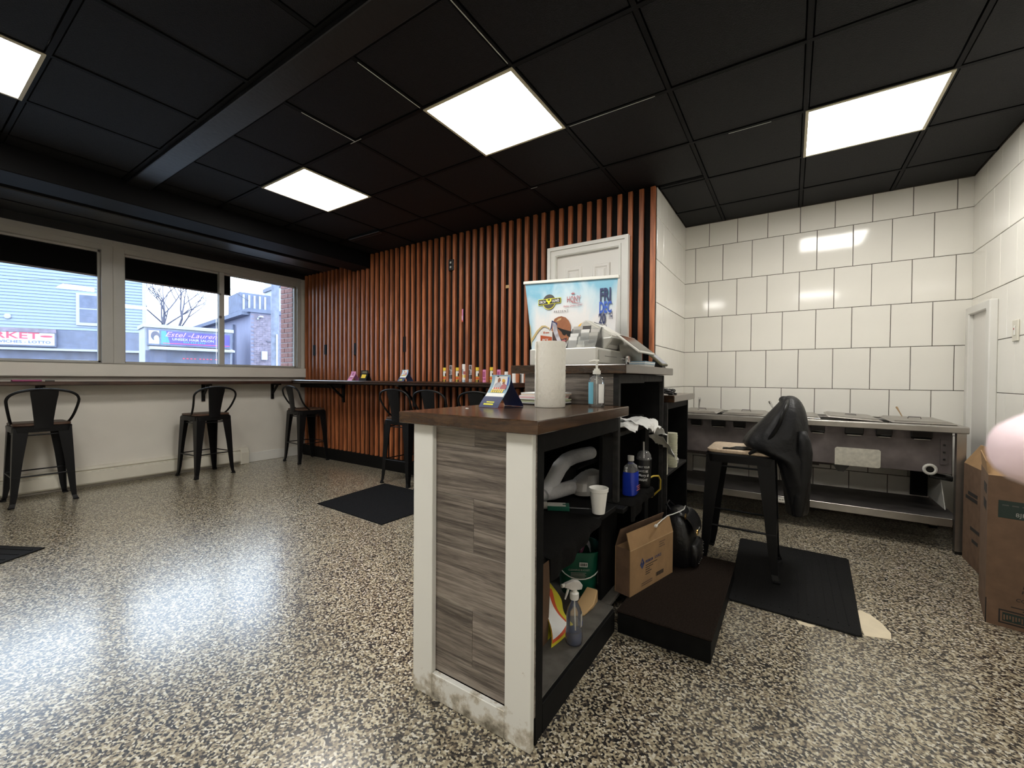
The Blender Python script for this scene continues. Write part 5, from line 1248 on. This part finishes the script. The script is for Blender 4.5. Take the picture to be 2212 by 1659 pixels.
fm('green_print', .830, .508, .952, .588, 'inkgreen'); fm('green_print', .9525, .508, 1.06, .548, 'inkgreen')
text('8JR', FRONT_Y(.882, yq-.0008, .520), .026, 'inkgrey', t, sx=1.0)
for k in range(3): fm('faint_line', .842+.03*k, .565, .862+.03*k, .570, 'greyprint', 1)
obj('oval_print', MB().prism(ell(.985, .425, .052, .026)[:-1], 'y', yq-.0006, yq), 'ink', t)
obj('oval_window', MB().prism(ell(.985, .425, .040, .016)[:-1], 'y', yq-.0012, yq-.0006), 'greyprint', t)
obj('ring_print', MB().prism(ell(.985, .352, .040, .022)[:-1], 'y', yq-.0006, yq), 'ink', t)
obj('ring_window', MB().prism(ell(.985, .352, .026, .010)[:-1], 'y', yq-.0012, yq-.0006), 'carddark', t)
for body, x, z in (('HOT', .930, .215), ('FOOD', .908, .196), ('HANDLE', .905, .173), ('PAPER', .925, .154), ('CONTAINERS', .888, .133)):
    text(body, FRONT_Y(x, yq-.0008, z), .021, 'ink', t, bold=.010, shear=.15)
fm('thin_print_line', .875, .100, .93, .104, 'ink'); fm('thin_print_line', .91, .090, 1.06, .094, 'ink')
for a in ((.838, .018, .930, .024), (.838, .076, .930, .082), (.838, .024, .843, .076), (.925, .024, .930, .076)): fm('box_print', *a, 'ink')
fm('box_print', .850, .030, .917, .070, 'inkgreen')
for k in range(7): fm('box_print_letter', .853+.009*k, .036+.004*(k % 3), .858+.009*k, .060, 'carddark', 1)
for z0 in (.52, .60):
    obj('side_print', MB().box(.7962, 2.98, z0, .7968, 3.10, z0+.045), 'ink', t)
t = carton('tall_carton', 'farther tall brown carton standing behind the green-printed one', .942, 1.130, 3.57, 3.885, .615, 0)
near_carton.location = (.949, 3.043, 0); near_carton.rotation_euler = (0, 0, R(-11))
obj('top_flap', MB().hexa([(.942, 3.57, .615), (.942, 3.885, .615), (.947, 3.885, .615), (.947, 3.57, .615), (1.01, 3.59, .735), (1.01, 3.87, .735), (1.015, 3.87, .735), (1.015, 3.59, .735)]), 'card', t)
obj('top_flap', MB().hexa([(.95, 3.57, .615), (1.13, 3.57, .615), (1.13, 3.575, .615), (.95, 3.575, .615), (1.02, 3.62, .735), (1.13, 3.62, .72), (1.13, 3.625, .72), (1.02, 3.625, .735)]), 'carddark', t)
for z0, y0_, y1_ in ((.40, 3.64, 3.84), (.43, 3.64, 3.80), (.22, 3.6, 3.75), (.15, 3.62, 3.72)): obj('side_print', MB().box(.9412, y0_, z0, .9418, y1_, z0+.022), 'ink', t)

# ================================================================= CARDS ON THE BACK BAR
def mini_art(style):
    def art(patch, strip):
        if style == 'pink':
            strip('printed_lines', .15, .85, .12, .22, 'pinkdark', 1); patch('printed_figure', [(.35, .45), (.65, .45), (.6, .8), (.4, .8)], 'pinkdark'); strip('printed_lines', .2, .8, .3, .36, 'paper', 1)
        elif style == 'dark':
            patch('yellow_print', [(.2, .15), (.8, .15), (.8, .5), (.2, .5)], 'yel'); strip('green_print', .15, .85, .62, .9, 'olive', 2)
        else: concert_art(patch, strip)
    return art
tent('small_flyer', 'pink tent card on the back bar, nearest the window', 'flyer', (-4.60, 3.34, 1.0932), R(-4), .10, .115, .06, 'pinkpaper', mini_art('pink'), mback='pinkpaper')
tent('small_flyer', 'black and yellow tent card beside the pink one on the back bar', 'flyer', (-4.37, 3.335, 1.0932), R(12), .11, .125, .055, 'plasticblack', mini_art('dark'), mback='plasticblack')
tent('small_flyer', 'pale blue tent card alone near the middle of the back bar', 'flyer', (-3.66, 3.34, 1.0932), R(-6), .115, .13, .07, 'skyprint', mini_art('blue'))
# flyers tucked between the slats, standing on the bar
order = [('y', 'yellow and black'), ('g', 'grey and lilac'), ('y', 'yellow and black'), ('b', 'white and yellow'), ('g', 'grey and black'), ('y', 'yellow and black'), ('p', 'pink'), ('y', 'yellow and black'), ('p', 'pink'), ('w', 'white'), ('w', 'white'), ('k', 'white and black')]
ordinal = ['first', 'second', 'third', 'fourth', 'fifth', 'sixth', 'seventh', 'eighth', 'ninth', 'tenth', 'eleventh', 'twelfth']
for i, (k, cn) in enumerate(order):
    xg = -.948-.0917*24-.0458+.0917*i
    h_ = {'y': .155, 'g': .18, 'b': .19, 'p': .13, 'w': .11, 'k': .12}[k]
    t = thing('slat_flyer', '%s flyer tucked between slats above the bar, %s from the window end' % (cn, ordinal[i]), 'flyer', (xg, 3.478, 1.0935), 0, 'flyers tucked between the slats')
    base = {'y': 'yel', 'g': 'marble', 'b': 'paper', 'p': 'pinkpaper', 'w': 'paper', 'k': 'paper'}[k]
    def curve(u): return 3.486-.018*math.sin(PI*u)
    obj('sheet', MB().grid(lambda u, v: Vector((xg-.026+.052*u, curve(u), 1.0938+h_*v)), 8, 1), base, t, solid=.001, smooth=True)
    def blk(nm, u0, u1, v0, v1, m_): obj(nm, MB().grid(lambda u, v: Vector((xg-.026+.052*(u0+(u1-u0)*u), curve(u0+(u1-u0)*u)-.0014, 1.0938+h_*(v0+(v1-v0)*v))), 4, 1), m_, t, solid=.0004)
    if k == 'y': blk('print_block', 0, 1, .0, .16, 'plasticblack'); blk('print_block', .1, .9, .18, .34, 'redorange'); blk('print_block', 0, 1, .37, .78, 'plasticblack'); blk('figure_print', .3, .75, .40, .72, 'paper'); blk('figure_print', .5, .9, .6, .75, 'paper')
    elif k == 'g': blk('print_block', 0, 1, .0, .14, 'inkgrey'); blk('print_block', .1, .95, .18, .42, 'plasticblack'); blk('figure_print', .2, .6, .45, .7, 'greyprint'); blk('figure_print', .4, .8, .74, .94, 'greyprint')
    elif k == 'b': blk('print_block', 0, 1, 0, .12, 'skyprint'); blk('yellow_print', 0, 1, .24, .40, 'yel'); blk('figure_print', .2, .6, .45, .72, 'marble'); blk('figure_print', .6, .95, .42, .6, 'rose')
    elif k == 'p': blk('print_block', .15, .85, .2, .3, 'pinkdark'); blk('figure_print', .3, .75, .4, .85, 'pinkdark')
    elif k == 'k': blk('print_block', 0, .6, 0, .7, 'greyprint')
t = thing('slat_card', 'small pink and white card stuck in the slats below the black outlet', 'card', (-2.95, 3.478, 1.80), 0)
obj('sheet', MB().box(-2.977, 3.476, 1.735, -2.930, 3.479, 1.872), 'pinkpaper', t)
obj('figure_print', MB().box(-2.970, 3.4748, 1.76, -2.94, 3.4762, 1.80), 'paper', t)
obj('red_edge', MB().box(-2.977, 3.4748, 1.735, -2.930, 3.4762, 1.75), 'redorange', t)
t = thing('slat_sticker', 'tiny pale sticker on a slat high above the flyers', 'sticker', (-2.36, 3.46, 2.05))
obj('sticker', MB().box(-2.375, 3.4685, 2.03, -2.335, 3.4697, 2.06), 'tan', t)
t = thing('flat_case', 'flat dark red case lying on the window bar', 'case', (-5.80, .70, 1.077))
obj('case', MB().box(-5.86, .68, 1.0765, -5.78, .86, 1.092), 'pinkdark', t, bevel=.004)
t = thing('small_lighter', 'small dark lighter beside the flat case on the window bar', 'lighter', (-5.80, .92, 1.077))
obj('body', MB().box(-5.83, .885, 1.0765, -5.80, .945, 1.087), 'greyprint', t, bevel=.003)
t = thing('paper_crumb', 'tiny white crumb of paper on the low worktop', 'crumb', (-1.07, 1.30, 1.017))
obj('crumb', MB().box(-1.085, 1.305, 1.0166, -1.073, 1.311, 1.019), 'paper', t)

# ================================================================= STREET OUTSIDE
struct('street_ground', MB().box(-70, -40, -.5, XW-WT-.02, 60, -.15), 'asphalt', 'grey street and pavement outside the windows')
def local_frame(o_, rz):
    mm = Matrix.Translation(o_) @ Matrix.Rotation(rz, 4, 'Z'); return mm
# house with the market
t = thing('market_house', 'pale blue sided house with a market sign across the street', 'building', (-32.56, 5.46, -.15), math.atan2(.883, .469))
def L(nm, mb, m_, par=None, **k): return obj(nm, mb, m_, par or t, local=True, **k)
z_ = .15
L('house_wall', MB().prism([(-13, .05), (3.50, .05), (.9, 9), (-13, 9)], 'z', 0, 9.0), 'siding')
sd = []
n_ = 34
for k in range(n_):
    z0 = 3.55+.165*k+z_
    sd += [(-.045, z0), (-.010, z0+.160)]
poly = [(.06, 3.55+z_)] + sd + [(.06, 3.55+z_+.165*n_)]
L('lap_siding', MB().prism(poly, 'x', -13, 3.50), 'siding')
L('corner_board', MB().box(3.44, -.06, 0, 3.58, .10, 9.0), 'extwhite')
L('fascia_band', MB().box(-13, -.16, 2.52+z_, 3.50, .05, 3.52+z_), 'extslate')
L('ledge', MB().box(-13, -.45, 2.40+z_, 3.4, .05, 2.51+z_), 'extwhite')
L('shop_front', MB().box(-13, -.02, 0, 3.50, .05, 2.40+z_), 'extdark')
for x0, x1, z0, z1 in ((-6, -2.7, 1.6, 2.1), (-.9, 1.2, 1.55, 1.95)):
    f = L('shop_window', MB().box(x0, -.05, .5, x1, -.02, z1+z_), 'extwhite'); L('pane', MB().box(x0+.08, -.06, .6, x1-.08, -.05, z1-.1+z_), 'signwhite', f)
sg = L('market_sign', MB().box(-5.6, -.30, 2.60+z_, 0, -.16, 3.50+z_), 'extslate')
L('sign_face', MB().box(-5.5, -.315, 2.66+z_, -.06, -.30, 3.30+z_), 'signwhite', sg)
L('sign_header', MB().box(-5.6, -.33, 3.32+z_, 0, -.30, 3.52+z_), 'extbrick', sg)
SM = frame_m((0, -.317, 0), (1, 0, 0), (0, 0, 1))
text('MARKET', SM @ Matrix.Translation((-.62, 2.985+z_, 0)), .46, 'signred', t, align='RIGHT', bold=.018, sx=1.52, ext=.004, local=True)
text('SANDWICHES - LOTTO', SM @ Matrix.Translation((-.20, 2.76+z_, 0)), .185, 'signblue', t, align='RIGHT', bold=.014, sx=1.35, ext=.004, local=True)
L('oval_emblem', MB().prism(ell(-.36, 3.13+z_, .24, .055)[:-1], 'y', -.320, -.316), 'signred', sg)
wn = L('house_window', MB().box(.70, -.10, 3.82+z_, 1.68, .02, 5.56+z_), 'extwhite')
for z0, z1 in ((3.98, 4.70), (4.76, 5.46)): L('pane', MB().box(.84, -.11, z0+z_, 1.56, -.10, z1+z_), 'extslate', wn)
L('round_vent', MB().lathe([(0, 0), (.13, 0), (.14, .03), (.12, .07), (0, .08)], (-1.86, -.03, 4.11+z_), 16, rot=Matrix.Rotation(R(90), 3, 'X')), 'extwhite', smooth=True)
L('roof', MB().prism([(-.4, 9.0), (9.4, 9.0), (4.5, 12)], 'x', -13.3, .9), 'extslate')
# hair salon
k_ = .8
t = thing('hair_salon', 'small white hair salon shop with a purple sign across the street', 'building', (-19.6, 6.67, -.15), math.atan2(.988, .156))
def sz(z): return 1.14+(z-1.14)*k_+z_
L('shop_wall', MB().box(-1.19, .02, 0, 1.54, 1.5, sz(3.45)), 'extwhite')
L('parapet_cap', MB().box(-1.24, -.08, sz(3.36), 1.60, 1.5, sz(3.52)), 'extwhite')
L('awning', MB().hexa([(-1.08, -.45, sz(2.33)), (1.55, -.45, sz(2.33)), (1.55, .02, sz(2.33)), (-1.08, .02, sz(2.33)), (-1.08, -.45, sz(2.42)), (1.55, -.45, sz(2.42)), (1.55, .02, sz(2.52)), (-1.08, .02, sz(2.52))]), 'extwhite')
L('front_glass', MB().box(-1.17, -.01, 0, 1.50, .02, sz(2.30)), 'extdark')
sg = L('salon_sign', MB().box(-1.13, -.14, sz(2.53), 1.50, .02, sz(3.30)), 'extslate')
SX0, SX1, SZ0, SZ1 = -1.10, 1.44, sz(2.60), sz(3.22)
L('sign_face', MB().box(SX0, -.15, SZ0, SX1, -.14, SZ1), 'signpurple', sg)
L('cyan_field', MB().prism([(SX0+.30, SZ0), (SX0+.62, SZ0), (SX0+.50, SZ1), (SX0+.30, SZ1)], 'y', -.153, -.15), 'signcyan', sg)
L('portrait_field', MB().box(SX0, -.153, SZ0, SX0+.36, -.15, SZ1), 'signwhite', sg)
L('portrait_hair', MB().prism(ell(SX0+.19, (SZ0+SZ1)/2+.05, .13, .17)[:-1], 'y', -.156, -.153), 'bark', sg)
L('portrait_face', MB().prism(ell(SX0+.22, (SZ0+SZ1)/2-.04, .075, .11)[:-1], 'y', -.159, -.156), 'signwhite', sg)
SM = frame_m((0, -.155, 0), (1, 0, 0), (0, 0, 1))
text('Estel -Lauren', SM @ Matrix.Translation((SX0+.46, SZ0+.30, 0)), .25, 'signpink', t, shear=.4, sx=1.22, ext=.004, local=True, bold=.006)
text('UNISEX HAIR SALON', SM @ Matrix.Translation((SX0+.68, SZ0+.165, 0)), .125, 'signwhite', t, sx=1.12, ext=.004, bold=.012, local=True)
for k in range(10): L('sign_digit', MB().box(SX0+1.02+.065*k+.03*(k > 2)+.03*(k > 5), -.155, SZ0+.085, SX0+1.06+.065*k+.03*(k > 2)+.03*(k > 5), -.151, SZ0+.135), 'signcyan', sg)
L('red_underline', MB().box(SX0+.40, -.154, SZ0+.03, SX1, -.150, SZ0+.055), 'signred', sg)
for k in range(10):
    x = -.08+.118*k+.05*(k > 3)+.05*(k > 7); L('led_dash', MB().box(x, -.03, sz(1.94), x+.06, -.012, sz(1.98)), 'redlight')
# brick block with flat roof
t = thing('brick_block', 'mauve brick corner building with a roof unit across the street', 'building', (-19.62, 9.05, -.15), math.atan2(.988, .156))
L('block_wall', MB().box(0, 0, 0, 6, 14, 4.0+z_), 'extmauve')
br = MB()
rb = random.Random(4)
for i in range(46):
    for j in range(9):
        z0 = .02+i*.089; x0 = .02+j*.22+(i % 2)*.11
        if z0 > 4.0: continue
        d_ = rb.choice((.004, .008, .012, .02)); br.box(x0, -d_, z0, x0+.208, .01, z0+.078)
bb = L('brick_facing', br, 'extbrick'); bb['kind'] = 'stuff'
L('roof_edge', MB().box(-.12, -.10, 3.92+z_, 6, 14, 4.08+z_), 'extslate')
L('side_eave', MB().box(-.30, .1, 3.80+z_, 0, 14, 3.94+z_), 'extslate')
hv = L('roof_unit', MB().box(-.10, 1.2, 4.08+z_, 1.2, 3.0, 4.95+z_), 'extslate', bevel=.02)
for k in range(5): L('unit_louvre', MB().box(.02+.22*k, 1.17, 4.16+z_, .10+.22*k, 1.2, 4.85+z_), 'extwhite', hv)
L('meter_box', MB().box(.40, -.14, 1.86+z_, .62, -.02, 2.24+z_), 'signwhite')
L('wall_camera', MB().box(.28, -.34, 3.70+z_, .40, -.02, 3.76+z_).box(.24, -.08, 3.62+z_, .30, -.02, 3.70+z_), 'signwhite')
L('down_pipe', MB().tube([(1.38, -.05, 0), (1.38, -.05, 3.0), (1.34, -.05, 3.2)], .035, 8), 'extwhite')
L('side_pipe', MB().tube([(-.10, 2.2, 0), (-.10, 2.2, 3.7)], .06, 8), 'extslate')
L('brick_patch', MB().prism(ell(.72, 2.72+z_, .11, .07, 180, 360)[:], 'y', -.05, -.02), 'bark')
# pale tower beyond
t = thing('pale_tower', 'slim pale building just visible beyond the brick block', 'building', (-34.8, 18.4, -.15), math.atan2(.988, .156))
L('tower_wall', MB().box(0, 0, 0, 3, 4, 12), 'extwhite')
L('tower_trim', MB().box(-.1, -.1, 8.6, 3.1, 4.1, 8.9), 'extslate')
# utility pole and wires
px_, py_ = -15.10, 7.78
t = thing('utility_pole', 'weathered wooden utility pole in front of the brick block', 'pole', (px_, py_, -.15))
obj('pole', MB().tube([(px_, py_, -.15), (px_-.02, py_, 3), (px_+.01, py_+.02, 9)], [.135, .125, .105], 14), 'extpole', t, smooth=True)
obj('conduit', MB().tube([(px_+.14, py_-.02, -.15), (px_+.14, py_-.02, 2.6)], .028, 8), 'signwhite', t)
obj('cross_arm', MB().box(px_-.06, py_-1.1, 6.3, px_+.06, py_+1.1, 6.45), 'extpole', t)
def cable(lab, pts, r=.018):
    w_ = thing('overhead_wire', lab, 'wire', pts[0]); q = []
    a, b = Vector(pts[0]), Vector(pts[-1]); sag = pts[1]
    for i in range(13): u = i/12; q.append(a.lerp(b, u)-Vector((0, 0, sag*4*u*(1-u))))
    obj('wire', MB().tube(q, r, 5), 'bark', w_)
cable('thick overhead wire running left from the utility pole', ((px_, py_, 4.62), .18, (-17.5, -6, 5.2)), .03)
cable('second overhead wire just above the thick one', ((px_, py_, 4.80), .12, (-17.5, -6, 5.5)), .025)
cable('overhead wire dropping from the pole to the roof unit', ((-16.9, 6.55, 4.65), .05, (-20.9, 9.6, 4.6)), .012)
cable('thin overhead wire slanting across the white sky', ((px_, py_, 4.7), .05, (-26, 3.0, 4.9)), .010)
cable('short overhead wires right of the utility pole', ((px_, py_, 4.55), .10, (-13.6, 8.9, 4.55)), .03)
# bare tree
t = thing('bare_tree', 'bare branching tree beyond the salon roof', 'tree', (-43.1, 12.95, -.15))
rt_ = random.Random(11)
tr = MB(); bm_ = MB()
def branch(p, d, L_, r, depth):
    q = []; c_ = Vector(p)
    for i in range(4):
        q.append(tuple(c_)); d = (d+Vector((rt_.uniform(-.12, .12), rt_.uniform(-.12, .12), rt_.uniform(-.04, .12)))).normalized(); c_ = c_+d*L_/3
    (tr if depth == 0 else bm_).tube(q, [r, r*.88, r*.76, r*.64], 6 if depth < 2 else 4)
    if depth < 7:
        for k in range(3 if depth < 5 else 2):
            a = rt_.uniform(0, 2*PI); s = rt_.uniform(.45, .85)
            nd = (d+Vector((math.cos(a)*s*.9, math.sin(a)*s*1.15, rt_.uniform(-.10, .25)))).normalized()
            branch(q[rt_.choice((2, 3))], nd, L_*rt_.uniform(.58, .80), r*.54, depth+1)
branch((-43.1, 12.95, -.15), Vector((0, .08, 1)), 4.6, .24, 0)
obj('trunk', tr, 'bark', t); o = obj('branches', bm_, 'bark', t); o['kind'] = 'stuff'
# brick pier just outside the window
pier = struct('wall_outside', MB().box(-6.44, 3.405, -.15, XW-WT-.001, 3.62, 3.4), 'mortar', 'red brick return of the outside wall beside the window')
zz = -.12; i = 0
while zz < 3.3:
    spans = [(-6.44, -6.245), (-6.235, -6.125)] if i % 2 else [(-6.44, -6.345), (-6.335, -6.125)]
    for a, b in spans: obj('brick', MB().box(a+.001, 3.397, zz, b, 3.41, zz+.062), 'brickred', pier, bevel=.002)
    zz += .0735; i += 1

# ================================================================= THE PHOTOGRAPHER'S HAND (fingertip strays into view)
def C(x, y, z): return EYE + r2*x + u2*y + fw*z      # x right, y up, z forward of the lens, metres
def hand():
    t = thing('hand', "person's hand, its blurred pale fingertip poking in at the right edge", 'person', tuple(C(.12, -.06, .05)))
    me = bpy.data.meshes.new('hand_skin'); bm = bmesh.new(); sl = None
    pts, edges, rad = [], [], []
    def add(p, r): pts.append(C(*p)); rad.append(r); return len(pts)-1
    wrist = add((.205, -.105, .020), .026); palm = add((.185, -.060, .034), .026); palm2 = add((.180, -.030, .040), .024)
    arm = add((.235, -.190, -.01), .031); arm2 = add((.27, -.30, -.06), .036)
    edges += [(arm2, arm), (arm, wrist), (wrist, palm), (palm, palm2)]
    def fing(chain, root):
        prev = root
        for p, r in chain: k = add(p, r); edges.append((prev, k)); prev = k
    fing([((.160, -.012, .050), .0095), ((.128, -.006, .062), .0088), ((.100, -.0085, .066), .0080), ((.0820, -.0107, .0665), .0066), ((.0775, -.0112, .0665), .0040)], palm2)
    fing([((.165, -.034, .050), .0095), ((.132, -.034, .064), .0088), ((.112, -.036, .056), .008), ((.110, -.038, .040), .0065)], palm2)
    fing([((.165, -.054, .046), .009), ((.135, -.056, .058), .0082), ((.118, -.058, .050), .0075), ((.117, -.060, .036), .006)], palm)
    fing([((.168, -.074, .040), .008), ((.145, -.076, .050), .0072), ((.130, -.077, .042), .0065), ((.129, -.078, .032), .0055)], palm)
    fing([((.185, -.072, .010), .011), ((.165, -.050, -.004), .0095), ((.150, -.030, -.008), .008)], palm)
    vs_ = [bm.verts.new(p) for p in pts]
    for a, b in edges: bm.edges.new((vs_[a], vs_[b]))
    bm.to_mesh(me); bm.free()
    o = bpy.data.objects.new('hand_skin', me); COL.objects.link(o); adopt(o, t); me.materials.append(M['finger'])
    sk = o.modifiers.new('skin', 'SKIN'); sk.use_smooth_shade = True
    lay = me.skin_vertices[0].data if me.skin_vertices else None
    if lay is None:
        bm = bmesh.new(); bm.from_mesh(me); bm.verts.layers.skin.verify(); bm.to_mesh(me); bm.free(); lay = me.skin_vertices[0].data
    for i, r in enumerate(rad): lay[i].radius = (r, r)
    lay[palm].use_root = True
    sb = o.modifiers.new('sub', 'SUBSURF'); sb.levels = sb.render_levels = 2
    n_ = obj('fingernail', MB().grid(lambda u, v: C(.0795+.010*u, -.0105+.0095*(v-.5), .0590+.0022*(2*v-1)**2-.0004*math.sin(PI*u)), 6, 6), 'nail', t, solid=.0004, smooth=True)
hand()

# ================================================================= LETTERING (all text turned to meshes in one pass)
tmp = []
for q in TEXTS:
    body, mtx, size, mt, parent, align, bold, shear, ext, sx, warp, local, name, space = q
    cu = bpy.data.curves.new('t', 'FONT'); cu.body = body; cu.size = size; cu.align_x = align; cu.offset = bold*size; cu.shear = shear
    cu.extrude = 0 if warp else ext/2; cu.space_character = space; cu.resolution_u = 2
    o = bpy.data.objects.new('t', cu); COL.objects.link(o); tmp.append((o, q))
dg = bpy.context.evaluated_depsgraph_get()
for o, q in tmp:
    body, mtx, size, mt, parent, align, bold, shear, ext, sx, warp, local, name, space = q
    me = bpy.data.meshes.new_from_object(o.evaluated_get(dg)); me.name = name
    for vtx in me.vertices:
        p = Vector((vtx.co.x*sx, vtx.co.y, vtx.co.z))
        vtx.co = warp(p) if warp else mtx @ p
    me.materials.clear(); me.materials.append(M[mt])
    obj(name, me, None, parent, local=local)
for o, q in tmp:
    cu = o.data; bpy.data.objects.remove(o); bpy.data.curves.remove(cu)
